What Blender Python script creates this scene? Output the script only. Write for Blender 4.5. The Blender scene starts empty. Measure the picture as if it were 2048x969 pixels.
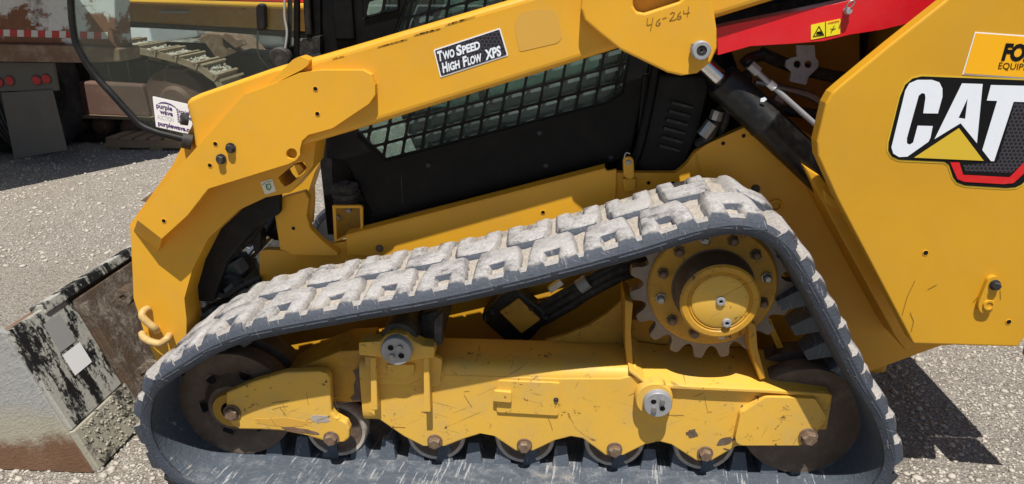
import bpy, bmesh, math, random
import numpy as np
from mathutils import Vector, Matrix
from mathutils.geometry import tessellate_polygon
random.seed(7); RNG = np.random.default_rng(7)
scene = bpy.context.scene; COL = scene.collection

# ------------------------------------------------------------------ camera, sky, sun, exposure
FPX, CX, CY = 1462.0, 1024.0, 484.5
CAM = Vector((0.0, -1.70, 1.48)); PITCH = math.radians(20); YAW = math.radians(3.4)
cd = bpy.data.cameras.new('camera'); cam = bpy.data.objects.new('camera', cd); COL.objects.link(cam)
cam.location = CAM; cam.rotation_euler = (math.pi/2 - PITCH, 0, YAW)
cd.sensor_width = 36; cd.lens = 36*FPX/2048; cd.clip_start = 0.05; cd.clip_end = 2000
scene.camera = cam
TILT = math.atan(0.42)
w = bpy.data.worlds.new('World'); scene.world = w; w.use_nodes = True
nt = w.node_tree; nt.nodes.clear()
sk = nt.nodes.new('ShaderNodeTexSky'); sk.sky_type = 'NISHITA'; sk.sun_disc = False
sk.sun_elevation = math.pi/2 - TILT; sk.sun_rotation = math.pi + 0.05
bg = nt.nodes.new('ShaderNodeBackground'); bg.inputs[1].default_value = 0.055
wo = nt.nodes.new('ShaderNodeOutputWorld')
nt.links.new(sk.outputs[0], bg.inputs[0]); nt.links.new(bg.outputs[0], wo.inputs[0])
sd = bpy.data.lights.new('sun', 'SUN'); sd.energy = 4.9; sd.angle = math.radians(0.5); sd.color = (1.0, 0.955, 0.89)
sun = bpy.data.objects.new('sun', sd); COL.objects.link(sun); sun.rotation_euler = (TILT, 0, 0.05); sun.location = (0, -3, 8)
scene.view_settings.view_transform = 'Standard'; scene.view_settings.look = 'None'
scene.view_settings.exposure = 0.30; scene.view_settings.gamma = 1.0
scene.view_settings.use_curve_mapping = False

# ------------------------------------------------------------------ pixel -> place
_fw = Vector((-math.sin(YAW)*math.cos(PITCH), math.cos(YAW)*math.cos(PITCH), -math.sin(PITCH)))
_rt = Vector((math.cos(YAW), math.sin(YAW), 0)); _up = _rt.cross(_fw)
def ray(px, py): return _fw + _rt*((px-CX)/FPX) + _up*((CY-py)/FPX)
def P(px, py, Y):
    d = ray(px, py); return CAM + d*((Y-CAM.y)/d.y)
def G(px, py, z=0.0):
    d = ray(px, py); return CAM + d*((z-CAM.z)/d.z)
def zc(ox, oy, s): return lambda pts: [(ox+s*a, oy+s*b) for a, b in pts]
zA = zc(200, 0, .35088); zB = zc(230, 260, .35088); zC = zc(0, 480, .5045); zD = zc(600, 0, .33023)
zE = zc(1150, 0, .41291); zF = zc(1600, 0, .41290); zG = zc(600, 260, .35088); zH = zc(280, 600, .3808)
zI = zc(700, 600, .3809); zJ = zc(1200, 600, .3808); zK = zc(1200, 350, .42313); zL = zc(1600, 350, .6388); zM = zc(850, 500, .24414)
zT = zc(0, 0, .35088)

# ------------------------------------------------------------------ materials
MATS = {}
class NT:
    def __init__(s, name):
        m = bpy.data.materials.new(name); m.use_nodes = True; s.m = m; s.t = m.node_tree
        s.b = s.t.nodes['Principled BSDF']; s.out = s.t.nodes['Material Output']
        g = s.t.nodes.new('ShaderNodeNewGeometry'); s.pos = g.outputs['Position']; s.nor = g.outputs['Normal']; MATS[name] = m
    def n(s, k, **kw):
        x = s.t.nodes.new(k)
        for a, v in kw.items(): setattr(x, a, v)
        return x
    def l(s, a, b): s.t.links.new(a, b)
    def scale(s, v, vec):
        x = s.n('ShaderNodeVectorMath', operation='MULTIPLY'); s.l(v, x.inputs[0]); x.inputs[1].default_value = vec; return x.outputs[0]
    def rot(s, v, ang, axis=(0, 1, 0)):
        x = s.n('ShaderNodeVectorRotate'); s.l(v, x.inputs['Vector']); x.inputs['Axis'].default_value = axis; x.inputs['Angle'].default_value = ang; return x.outputs[0]
    def noise(s, sc, det=4, rough=.6, v=None, dist=0):
        x = s.n('ShaderNodeTexNoise'); s.l(v if v is not None else s.pos, x.inputs['Vector'])
        x.inputs['Scale'].default_value = sc; x.inputs['Detail'].default_value = det; x.inputs['Roughness'].default_value = rough
        x.inputs['Distortion'].default_value = dist; return x.outputs['Fac']
    def voro(s, sc, feat='F1', v=None, rnd=1, out='Distance'):
        x = s.n('ShaderNodeTexVoronoi', feature=feat); s.l(v if v is not None else s.pos, x.inputs['Vector']); x.inputs['Scale'].default_value = sc
        x.inputs['Randomness'].default_value = rnd; return x.outputs[out]
    def ramp(s, f, a, b, lo=0., hi=1.):
        x = s.n('ShaderNodeMapRange'); x.interpolation_type = 'SMOOTHSTEP'; s.l(f, x.inputs[0])
        x.inputs[1].default_value = a; x.inputs[2].default_value = b; x.inputs[3].default_value = lo; x.inputs[4].default_value = hi; return x.outputs[0]
    def math(s, op, a, b=None):
        x = s.n('ShaderNodeMath', operation=op)
        for i, v in enumerate((a, b)):
            if v is None: continue
            if isinstance(v, (int, float)): x.inputs[i].default_value = v
            else: s.l(v, x.inputs[i])
        return x.outputs[0]
    def mix(s, f, a, b):
        x = s.n('ShaderNodeMix', data_type='RGBA')
        for sock, v in ((x.inputs[0], f), (x.inputs[6], a), (x.inputs[7], b)):
            if isinstance(v, (int, float)): sock.default_value = v
            elif isinstance(v, tuple): sock.default_value = v + (1,) if len(v) == 3 else v
            else: s.l(v, sock)
        return x.outputs[2]
    def col(s, c):
        if isinstance(c, tuple): s.b.inputs['Base Color'].default_value = c + (1,)
        else: s.l(c, s.b.inputs['Base Color'])
    def set(s, rough=None, metal=None, spec=None, coat=None):
        for k, v in (('Roughness', rough), ('Metallic', metal), ('Specular IOR Level', spec), ('Coat Weight', coat)):
            if v is None: continue
            if isinstance(v, (int, float)): s.b.inputs[k].default_value = v
            else: s.l(v, s.b.inputs[k])
    def bump(s, h, st=.3, d=.002):
        x = s.n('ShaderNodeBump'); x.inputs['Strength'].default_value = st; x.inputs['Distance'].default_value = d
        s.l(h, x.inputs['Height']); s.l(x.outputs[0], s.b.inputs['Normal'])
    def up(s):
        x = s.n('ShaderNodeSeparateXYZ'); s.l(s.nor, x.inputs[0]); return x.outputs[2]

def yellow(name, col, dust=.25, chips=0., scr=0., rough=.42, rust=0., dcol=(.42, .34, .20)):
    k = NT(name)
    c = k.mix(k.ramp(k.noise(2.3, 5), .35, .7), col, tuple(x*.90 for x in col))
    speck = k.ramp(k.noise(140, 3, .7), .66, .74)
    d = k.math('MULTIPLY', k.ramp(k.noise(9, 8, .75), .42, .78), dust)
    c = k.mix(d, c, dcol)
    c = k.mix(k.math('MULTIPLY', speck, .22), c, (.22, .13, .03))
    if scr:
        v1 = k.scale(k.rot(k.pos, .5), (6, 6, 150)); v2 = k.scale(k.rot(k.pos, -.25), (5, 5, 170)); v3 = k.scale(k.rot(k.pos, 1.2), (7, 7, 130))
        reg = k.ramp(k.noise(5, 3), .40, .58)
        sc = k.math('MAXIMUM', k.math('MAXIMUM', k.ramp(k.noise(1, 2, .5, v1), .675, .72), k.ramp(k.noise(1, 2, .5, v2), .68, .73)), k.ramp(k.noise(1, 2, .5, v3), .69, .74))
        c = k.mix(k.math('MULTIPLY', k.math('MULTIPLY', sc, reg), scr), c, (.10, .07, .045))
    if chips:
        cm = k.math('MULTIPLY', k.ramp(k.noise(38, 6, .75, dist=.6), .63 - .05*chips, .66 - .05*chips), k.ramp(k.noise(7, 3), .45, .55))
        c = k.mix(cm, c, (.09, .055, .035))
    if rust:
        rm = k.ramp(k.noise(5.5, 9, .72, dist=.8), .66 - rust*.1, .685 - rust*.1)
        c = k.mix(rm, c, k.mix(k.noise(60, 4), (.12, .06, .03), (.20, .12, .07)))
    k.col(c); k.set(k.math('ADD', k.math('MULTIPLY', d, .5), rough), spec=.4)
    k.bump(k.noise(260, 3), .08, .001)
    return k.m
YEL = (.72, .365, .022)
yellow('yellow_paint', YEL, dust=.12)
yellow('yellow_panel', (.60, .312, .016), dust=.06, rough=.36)
yellow('yellow_worn', (.72, .425, .060), dust=.42, chips=.55, scr=.55, rust=.12, rough=.5)
yellow('yellow_drive', (.52, .275, .024), dust=.55, chips=.6, scr=.5, rust=.3, rough=.5, dcol=(.16, .11, .06))
yellow('yellow_far', (.42, .21, .02), dust=.5, chips=.3, rust=.2)  # darker yellow: shade put into the colour, along with dust and rust

def dusty(name, col, rough=.5, dust=(.30, .27, .22), amt=.25, sc=14, metal=0., spec=.4, bump=.15, bsc=120, bd=.001, up=0.):
    k = NT(name)
    f = k.math('MULTIPLY', k.ramp(k.noise(sc, 8, .72), .42, .75), amt)
    if up: f = k.math('MAXIMUM', f, k.math('MULTIPLY', k.ramp(k.math('ADD', k.up(), k.math('MULTIPLY', k.noise(sc*2, 6, .7), .8)), .75, 1.25), up))
    k.col(k.mix(f, k.mix(k.noise(sc*.4, 4), tuple(x*.75 for x in col), col), dust))
    k.set(k.math('ADD', k.math('MULTIPLY', f, .4), rough), metal=metal, spec=spec)
    k.bump(k.noise(bsc, 5, .7), bump, bd); return k.m
dusty('black_paint', (.0035, .0037, .0045), .42, amt=.02, up=.05, spec=.16)
dusty('black_plastic', (.007, .007, .008), .55, amt=.04, bsc=400, up=.10, spec=.25)
dusty('black_frame', (.010, .010, .010), .5, amt=.22, sc=30, up=.25)
dusty('hydraulic_black', (.006, .0065, .0075), .33, amt=.06, sc=40, up=.05, spec=.35)
dusty('hose_rubber', (.016, .016, .016), .6, amt=.2, sc=50, up=.15)
dusty('grime', (.035, .033, .032), .6, dust=(.16, .15, .13), amt=.6, sc=25, bump=.5, bd=.004)
dusty('greasy_valve', (.15, .18, .16), .5, dust=(.30, .22, .15), amt=.5, sc=30, up=.3)
dusty('steel', (.42, .42, .41), .38, dust=(.16, .13, .10), amt=.5, sc=60, metal=.85)
dusty('zinc', (.40, .41, .43), .42, dust=(.20, .19, .18), amt=.45, sc=50, metal=.3)
dusty('chrome', (.75, .76, .78), .12, amt=.08, metal=1.0)
dusty('bolt_rust', (.20, .13, .085), .6, dust=(.36, .30, .22), amt=.6, sc=90, metal=.3, bump=.4)
dusty('bolt_black', (.02, .02, .022), .45, dust=(.20, .19, .17), amt=.4, sc=120)
dusty('wheel_brown', (.13, .088, .062), .6, dust=(.27, .215, .16), amt=.55, sc=18, bump=.5, bd=.002)
dusty('wheel_rim_worn', (.55, .49, .42), .5, dust=(.17, .12, .09), amt=.5, sc=40, metal=.25)
dusty('tooth_steel', (.24, .20, .17), .5, dust=(.34, .29, .23), amt=.5, sc=35, metal=.3, bump=.5, bd=.003)
dusty('red_paint', (.70, .012, .022), .28, dust=(.45, .12, .10), amt=.12)
dusty('rust_plate', (.20, .115, .07), .75, dust=(.36, .29, .22), amt=.7, sc=11, bump=.6, bd=.004)
dusty('brown_steel', (.15, .085, .065), .6, dust=(.20, .14, .10), amt=.5, sc=6)
dusty('dark_track', (.018, .018, .017), .7, dust=(.10, .09, .07), amt=.5, sc=8, bump=.5)
dusty('shoe_tan', (.30, .22, .14), .75, dust=(.42, .36, .28), amt=.6, sc=10)
dusty('tyre', (.022, .022, .024), .7, dust=(.13, .12, .11), amt=.45, sc=9, bump=.4)
dusty('flap_rubber', (.13, .12, .105), .8, dust=(.15, .14, .12), amt=.6, sc=8)
dusty('wood', (.33, .24, .15), .8, dust=(.2, .14, .09), amt=.5, sc=12)
dusty('white_body', (.75, .76, .77), .35, amt=.1)
dusty('grey_body', (.35, .36, .37), .5, amt=.2)
dusty('cream_paint', (.62, .42, .16), .55, dust=(.30, .17, .07), amt=.6, sc=45)
dusty('stone', (.52, .475, .41), .9, dust=(.33, .295, .245), amt=.8, sc=6, bump=.5, bsc=300)
dusty('trunk_bark', (.10, .07, .05), .9, amt=.2)
dusty('leaf', (.07, .10, .035), .7, dust=(.12, .13, .05), amt=.6, sc=3)
dusty('seat_vinyl', (.03, .03, .032), .5, amt=.1)
dusty('tinted_grey', (.10, .12, .115), .5, amt=.3, sc=5)
def flat(name, col, rough=.4, emit=0.):
    k = NT(name); k.col(k.mix(k.math('MULTIPLY', k.ramp(k.noise(40, 6, .7), .5, .8), .12 if sum(col) > .2 else .015), col, (.35, .32, .28))); k.set(rough, spec=.12 if sum(col) < .2 else .4); return k.m
for nm, c in (('ink_white', (.74, .78, .84)), ('ink_black', (.008, .008, .009)), ('ink_amber', (.86, .42, .006)), ('ink_gold', (.62, .42, .03)), ('ink_red', (.60, .012, .015)),
              ('ink_purple', (.07, .025, .14)), ('ink_green', (.02, .22, .08)), ('paper_white', (.80, .80, .80)), ('label_cream', (.74, .72, .62)), ('ink_grey', (.42, .42, .45)),
              ('warn_yellow', (.80, .68, .02)), ('pencil', (.20, .10, .02)), ('edge_cream', (.75, .62, .30)), ('tape_red', (.42, .03, .025)), ('tape_white', (.55, .54, .50)), ('lens_red', (.38, .012, .014)), ('residue', (.60, .335, .055)), ('label_grey', (.30, .30, .29))):
    flat(nm, c)
def honey():
    k = NT('honeycomb_black'); x = k.n('ShaderNodeSeparateXYZ'); k.l(k.pos, x.inputs[0]); S = .0105; ds = []
    for off in (0., .5):     # two interleaved lattices of cell centres
        a = k.math('SUBTRACT', k.math('FRACT', k.math('ADD', k.math('DIVIDE', x.outputs[0], S), 100.+off)), .5)
        b = k.math('MULTIPLY', k.math('SUBTRACT', k.math('FRACT', k.math('ADD', k.math('DIVIDE', x.outputs[2], S*1.732), 100.+off)), .5), 1.732)
        ds.append(k.math('SQRT', k.math('ADD', k.math('MULTIPLY', a, a), k.math('MULTIPLY', b, b))))
    f = k.ramp(k.math('MINIMUM', ds[0], ds[1]), .38, .43)
    k.col(k.mix(f, (.006, .006, .008), (.050, .045, .062))); k.set(.4)
honey()
def rubber(name, base, dustc, edge, scratch, upamt, off, bare=0.):
    k = NT(name)
    n1 = k.noise(26, 8, .75); n2 = k.noise(140, 5, .7); n3 = k.noise(7, 4)
    mx = k.math('ADD', k.math('MULTIPLY', k.up(), upamt), k.math('ADD', k.math('MULTIPLY', n1, .9), k.math('MULTIPLY', n3, .5)))
    if name == 'rubber_inside':
        cr = k.math('MULTIPLY', k.ramp(k.noise(1, 3, .6, k.scale(k.rot(k.pos, .12, (0, 0, 1)), (150, 9, 9))), .57, .66), k.ramp(k.noise(11, 3), .42, .6)); mx = k.math('ADD', mx, k.math('MULTIPLY', cr, .7))
    if bare:
        sx = k.n('ShaderNodeSeparateXYZ'); k.l(k.nor, sx.inputs[0]); mx = k.math('SUBTRACT', mx, k.math('MULTIPLY', k.ramp(k.math('ADD', sx.outputs[1], k.math('MULTIPLY', k.math('SUBTRACT', n1, .5), .8)), -.15, -.75), bare))
    f = k.ramp(mx, off, off + .45)
    v1 = k.scale(k.rot(k.pos, .35), (220, 30, 18)); v2 = k.scale(k.rot(k.pos, -.4), (18, 30, 260))
    s = k.math('MAXIMUM', k.ramp(k.noise(1, 2, .5, v1), .66, .72), k.ramp(k.noise(1, 2, .5, v2), .68, .74))
    f = k.math('MAXIMUM', f, k.math('MULTIPLY', s, scratch))
    dc = k.mix(k.ramp(n2, .3, .62), tuple(x*.58 for x in dustc), dustc)
    dc = k.mix(k.ramp(n3, .5, .75), dc, edge)
    k.col(k.mix(f, k.mix(n1, tuple(x*.6 for x in base), base), dc)); k.set(k.math('ADD', k.math('MULTIPLY', f, .35), .5), spec=.35)
    k.bump(k.math('ADD', n1, k.math('MULTIPLY', n2, .8)), .7, .006); return k.m
rubber('rubber_edge', (.058, .068, .090), (.34, .34, .35), (.26, .25, .24), .75, .62, 1.12)
rubber('rubber_inside', (.105, .125, .155), (.36, .37, .38), (.36, .33, .29), .28, .40, 1.04)
rubber('lug_top', (.06, .062, .070), (.49, .475, .465), (.39, .375, .365), .3, .55, .86)
rubber('lug_side', (.070, .082, .108), (.40, .38, .36), (.36, .32, .27), .6, .50, .66, .60)
rubber('groove_mud', (.06, .057, .053), (.45, .40, .34), (.40, .375, .345), .1, .62, .74)
def mud(name, base, mudc, thr, wd, sc, vert=None):
    k = NT(name)
    v = k.scale(k.pos, vert) if vert else k.pos
    n1 = k.noise(sc, 10, .72, v, .4); n2 = k.noise(90, 6, .8)
    f = k.ramp(k.math('ADD', n1, k.math('MULTIPLY', k.math('SUBTRACT', n2, .5), .35)), thr, thr + wd)
    k.col(k.mix(f, k.mix(n2, tuple(x*.7 for x in base), base), k.mix(n2, tuple(x*.62 for x in mudc), mudc)))
    k.set(k.ramp(f, 0, 1, .5, .95), spec=.3)
    k.bump(k.math('ADD', k.math('MULTIPLY', f, .8), k.math('MULTIPLY', n2, .6)), .9, .008); return k
mud('bucket_shell', (.012, .012, .013), (.50, .49, .43), .47, .05, 7, (1.0, 2.2, .75))
mud('coupler_mud', (.13, .085, .055), (.36, .30, .235), .44, .16, 7)
mud('bucket_heel', (.03, .028, .026), (.46, .43, .34), .36, .10, 14)
def bucket_side():
    k = NT('bucket_side')
    x = k.n('ShaderNodeSeparateXYZ'); k.l(k.pos, x.inputs[0]); z = x.outputs[2]
    n1 = k.noise(9, 9, .75); n2 = k.noise(120, 6, .8); n3 = k.noise(30, 8, .8, k.scale(k.rot(k.pos, .6), (1, 1, 3.5)))
    h = k.math('ADD', z, k.math('MULTIPLY', k.math('SUBTRACT', n1, .5), .20))
    f = k.ramp(h, .085, .15); g = k.ramp(h, .14, .27)
    pale = k.mix(n2, (.40, .40, .385), (.61, .605, .58)); pale = k.mix(k.ramp(n3, .52, .64), pale, (.33, .325, .31))
    pale = k.mix(g, k.mix(n2, (.46, .42, .31), (.62, .58, .45)), pale)
    rust = k.mix(n1, (.17, .075, .035), (.34, .21, .13)); rust = k.mix(k.ramp(n2, .6, .75), rust, (.45, .40, .33))
    spots = k.ramp(k.noise(24, 6, .75), .66, .70)
    k.col(k.mix(k.math('MULTIPLY', f, k.math('SUBTRACT', 1.0, spots)), rust, pale)); k.set(.75, spec=.25); k.bump(k.math('ADD', k.math('ADD', n1, n3), n2), 1.0, .010)
bucket_side()
def truckbody():
    k = NT('truck_body_paint')
    n = k.noise(2.6, 10, .72, dist=.3); n2 = k.noise(25, 6, .7)
    x = k.n('ShaderNodeSeparateXYZ'); k.l(k.pos, x.inputs[0])
    h = k.math('ADD', n, k.math('MULTIPLY', k.math('SUBTRACT', x.outputs[2], 1.35), .35))
    f = k.ramp(h, .44, .50)
    k.col(k.mix(f, k.mix(n2, (.12, .045, .022), (.24, .10, .05)), k.mix(n2, (.46, .47, .46), (.66, .66, .64)))); k.set(.75); k.bump(n2, .4, .004)
truckbody()
def glass(name, tint, film_sheen, film_sheen_col):
    k = NT(name); t = k.t
    tr = k.n('ShaderNodeBsdfTransparent'); tr.inputs[0].default_value = tint + (1,)
    gl = k.n('ShaderNodeBsdfGlossy'); gl.inputs['Roughness'].default_value = .03
    di = k.n('ShaderNodeBsdfDiffuse')
    dn = k.ramp(k.noise(180, 4, .8), .66, .72)
    k.l(k.mix(dn, film_sheen_col, (.5, .48, .42)), di.inputs[0])
    fr = k.n('ShaderNodeFresnel'); fr.inputs[0].default_value = 1.45
    m1 = k.n('ShaderNodeMixShader'); k.l(fr.outputs[0], m1.inputs[0]); k.l(tr.outputs[0], m1.inputs[1]); k.l(gl.outputs[0], m1.inputs[2])
    m2 = k.n('ShaderNodeMixShader'); f = k.math('ADD', k.ramp(k.noise(6, 6, .7), .3, .8, film_sheen*.5, film_sheen*1.5), k.math('MULTIPLY', dn, .25)); k.l(f, m2.inputs[0])
    k.l(m1.outputs[0], m2.inputs[1]); k.l(di.outputs[0], m2.inputs[2]); k.l(m2.outputs[0], k.out.inputs[0])
glass('door_glass', (.80, .87, .84), .035, (.14, .17, .15))
glass('cab_glass', (.60, .74, .70), .26, (.34, .45, .43))  # pane film: dust plus sky reflection painted in as grey-green
def ground_mat():
    k = NT('gravel_ground')
    n0 = k.noise(.5, 5); n1 = k.noise(4, 8, .7); n2 = k.noise(45, 8, .8); vo = k.voro(115); vc = k.voro(115, out='Color')
    v2 = k.voro(28); 
    c = k.mix(k.ramp(n1, .3, .7), (.33, .29, .24), (.44, .405, .35)); c = k.mix(k.ramp(n0, .4, .65), c, (.39, .34, .275))
    x = k.n('ShaderNodeSeparateColor'); k.l(vc, x.inputs[0])
    c = k.mix(k.math('MULTIPLY', k.ramp(x.outputs[0], .55, .85), .55), c, (.58, .545, .49))
    c = k.mix(k.math('MULTIPLY', k.ramp(x.outputs[1], .70, .85), .6), c, (.20, .175, .15))
    c = k.mix(k.math('MULTIPLY', k.ramp(n2, .42, .25), .6), c, (.17, .145, .115))
    k.col(c); k.set(.95, spec=.2)
    k.bump(k.math('ADD', k.math('ADD', k.math('MULTIPLY', n2, 1.2), k.math('MULTIPLY', vo, -.7)), k.math('MULTIPLY', v2, -.2)), 1.0, .018)
ground_mat()

# ------------------------------------------------------------------ object helpers
WORLD = {}   # world position of each object's origin
def root(name, loc, label, cat, group=None):
    o = bpy.data.objects.new(name, None); o.empty_display_size = .2; COL.objects.link(o); o.location = loc; WORLD[o.name] = Vector(loc)
    o['label'] = label; o['category'] = cat
    if group: o['group'] = group
    return o
def mk(name, verts, faces, mat, parent=None, bevel=0, smooth=False, mats=None, fmat=None, seg=2, label=None, loc=None, rot=None, mesh=None):
    if mesh is None:
        vs = [Vector(v) for v in verts]
        if loc is None:
            lo = Vector([min(v[i] for v in vs) for i in range(3)]); hi = Vector([max(v[i] for v in vs) for i in range(3)])
            c = (lo + hi)/2; vs = [v - c for v in vs]
        else: c = Vector(loc)
        me = bpy.data.meshes.new(name); me.from_pydata([tuple(v) for v in vs], [], faces)
        for mm in (mats or [mat]): me.materials.append(MATS[mm])
        if fmat: me.polygons.foreach_set('material_index', fmat)
        if smooth:
            me.polygons.foreach_set('use_smooth', [True]*len(me.polygons)); me.set_sharp_from_angle(angle=math.radians(38))
        me.update()
    else: me = mesh; c = Vector(loc)
    o = bpy.data.objects.new(name, me); COL.objects.link(o)
    o.location = c - (WORLD[parent.name] if parent else Vector()); o.parent = parent; WORLD[o.name] = c
    if rot is not None: o.rotation_euler = rot
    if bevel:
        b = o.modifiers.new('bevel', 'BEVEL'); b.width = bevel; b.segments = seg; b.limit_method = 'ANGLE'; b.angle_limit = math.radians(35)
    if label: o['label'] = label
    return o
def area2(p): return sum(p[i][0]*p[(i+1) % len(p)][1] - p[(i+1) % len(p)][0]*p[i][1] for i in range(len(p)))
def extrude_xz(loops, Y, th):
    """loops: outer + holes in (x, z); front face at y = Y, back at Y + th"""
    loops = [list(l) for l in loops]
    for i, l in enumerate(loops):
        a = area2(l)
        if (i == 0 and a < 0) or (i > 0 and a > 0): l.reverse()
    tri = tessellate_polygon([[Vector((x, z, 0)) for x, z in l] for l in loops])
    flatp = [p for l in loops for p in l]; n = len(flatp)
    V = [(x, Y, z) for x, z in flatp] + [(x, Y+th, z) for x, z in flatp]; Fc = []
    for t in tri:
        a, b, c = (flatp[i] for i in t)
        s = (b[0]-a[0])*(c[1]-a[1]) - (c[0]-a[0])*(b[1]-a[1])
        if abs(s) < 1e-12: continue
        f = tuple(t) if s > 0 else tuple(reversed(t))
        Fc.append(f); Fc.append(tuple(i+n for i in reversed(f)))
    k = 0
    for l in loops:
        m = len(l)
        for i in range(m):
            a, b = k+i, k+(i+1) % m; Fc.append((b, a, a+n, b+n))
        k += m
    return V, Fc
def w2(pts, Y): return [(P(x, y, Y).x, P(x, y, Y).z) for x, y in pts]
def circ_px(px, py, rx, n=14, ry=None):
    ry = ry or rx; return [(px+rx*math.cos(2*math.pi*i/n), py+ry*math.sin(2*math.pi*i/n)) for i in range(n)]
def roundpoly(pts, r, n=4):
    out = []; m = len(pts)
    for i in range(m):
        p0, p1, p2 = Vector(pts[i-1]), Vector(pts[i]), Vector(pts[(i+1) % m])
        a = (p0-p1); b = (p2-p1); d = min(r, a.length*.45, b.length*.45)
        A = p1 + a.normalized()*d; B = p1 + b.normalized()*d
        for k in range(n+1):
            t = k/n; q = A*(1-t)**2 + p1*2*t*(1-t) + B*t*t; out.append((q.x, q.y))
    return out
def offset(pts, d):
    a = area2(pts); out = []; m = len(pts); s = 1 if a > 0 else -1
    for i in range(m):
        p0, p1, p2 = Vector(pts[i-1]), Vector(pts[i]), Vector(pts[(i+1) % m])
        e1 = (p1-p0).normalized(); e2 = (p2-p1).normalized()
        n = Vector((e1.y+e2.y, -(e1.x+e2.x)))
        if n.length < 1e-6: n = Vector((e1.y, -e1.x))
        n.normalize(); k = max(.5, n.dot(Vector((e1.y, -e1.x)))); q = p1 + n*(d*s/k); out.append((q.x, q.y))
    return out
def plate(name, pts, Y, th, mat, parent, bevel=.004, holes=(), rnd=0, **kw):
    """outline traced in photograph pixels, standing on the vertical plane y = Y with real thickness"""
    if rnd: pts = roundpoly(pts, rnd)
    V, Fc = extrude_xz([w2(pts, Y)] + [w2(h, Y) for h in holes], Y, th)
    return mk(name, V, Fc, mat, parent, bevel, **kw)
def print_px(name, pts, Y, mat, parent, holes=(), rnd=0, th=.0012):
    return plate(name, pts, Y, th, mat, parent, 0, holes, rnd)
def box(name, a, b, mat, parent=None, bevel=.006, rz=0, **kw):
    x0, y0, z0 = a; x1, y1, z1 = b
    V = [(x0,y0,z0),(x1,y0,z0),(x1,y1,z0),(x0,y1,z0),(x0,y0,z1),(x1,y0,z1),(x1,y1,z1),(x0,y1,z1)]
    return mk(name, V, [(0,3,2,1),(4,5,6,7),(0,1,5,4),(1,2,6,5),(2,3,7,6),(3,0,4,7)], mat, parent, bevel, **kw)
def lathe(name, c, axis, prof, mat, parent, seg=40, smooth=True, mats=None, pm=None, bevel=0, **kw):
    """prof: (radius, distance along axis); closed ends where radius 0"""
    c = Vector(c); ax = Vector(axis).normalized(); u = ax.orthogonal().normalized(); v = ax.cross(u)
    V = []; Fc = []; fm = []; rings = []
    for r, d in prof:
        if r <= 1e-6: rings.append([len(V)]); V.append(c + ax*d)
        else:
            rings.append(list(range(len(V), len(V)+seg)))
            for i in range(seg):
                a = 2*math.pi*i/seg; V.append(c + ax*d + (u*math.cos(a) + v*math.sin(a))*r)
    for k in range(len(rings)-1):
        A, B = rings[k], rings[k+1]
        for i in range(seg):
            j = (i+1) % seg
            if len(A) == 1 and len(B) == 1: continue
            if len(A) == 1: f = (A[0], B[j], B[i])
            elif len(B) == 1: f = (A[i], A[j], B[0])
            else: f = (A[i], A[j], B[j], B[i])
            Fc.append(f); fm.append(pm[k] if pm else 0)
    return mk(name, V, Fc, mat, parent, bevel, smooth, mats=mats, fmat=fm if pm else None, **kw)
def tubev(pts, r, seg=10, caps=True):
    pts = [Vector(p) for p in pts]; V = []; Fc = []; n = len(pts); up = None
    rs = r if isinstance(r, (list, tuple)) else [r]*n
    for i, p in enumerate(pts):
        t = (pts[min(i+1, n-1)] - pts[max(i-1, 0)]).normalized()
        if up is None: up = t.orthogonal().normalized()
        up = (up - t*up.dot(t)); up = up.normalized() if up.length > 1e-5 else t.orthogonal().normalized()
        s = t.cross(up)
        for k in range(seg):
            a = 2*math.pi*k/seg; V.append(p + (up*math.cos(a) + s*math.sin(a))*rs[i])
    for i in range(n-1):
        for k in range(seg):
            j = (k+1) % seg; Fc.append((i*seg+k, i*seg+j, (i+1)*seg+j, (i+1)*seg+k))
    if caps: Fc.append(tuple(reversed(range(seg)))); Fc.append(tuple(range((n-1)*seg, n*seg)))
    return V, Fc
def spline(pts, sub=5, closed=False):
    P_ = [Vector(p) for p in pts]; n = len(P_); out = []
    rng_ = range(n if closed else n-1)
    for i in rng_:
        if closed: a, b, c, d = P_[i-1], P_[i], P_[(i+1) % n], P_[(i+2) % n]
        else: a, b, c, d = P_[max(i-1, 0)], P_[i], P_[i+1], P_[min(i+2, n-1)]
        for k in range(sub):
            t = k/sub; out.append(.5*((2*b) + (c-a)*t + (2*a-5*b+4*c-d)*t*t + (3*b-a-3*c+d)*t**3))
    if not closed: out.append(P_[-1])
    return out
def tube(name, pts, r, mat, parent, sub=5, seg=10, **kw):
    V, Fc = tubev(spline(pts, sub) if sub > 1 else pts, r, seg); return mk(name, V, Fc, mat, parent, 0, True, **kw)
def tube_px(name, pts, r, mat, parent, **kw): return tube(name, [P(*p) for p in pts], r, mat, parent, **kw)
HEX = {}
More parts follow.
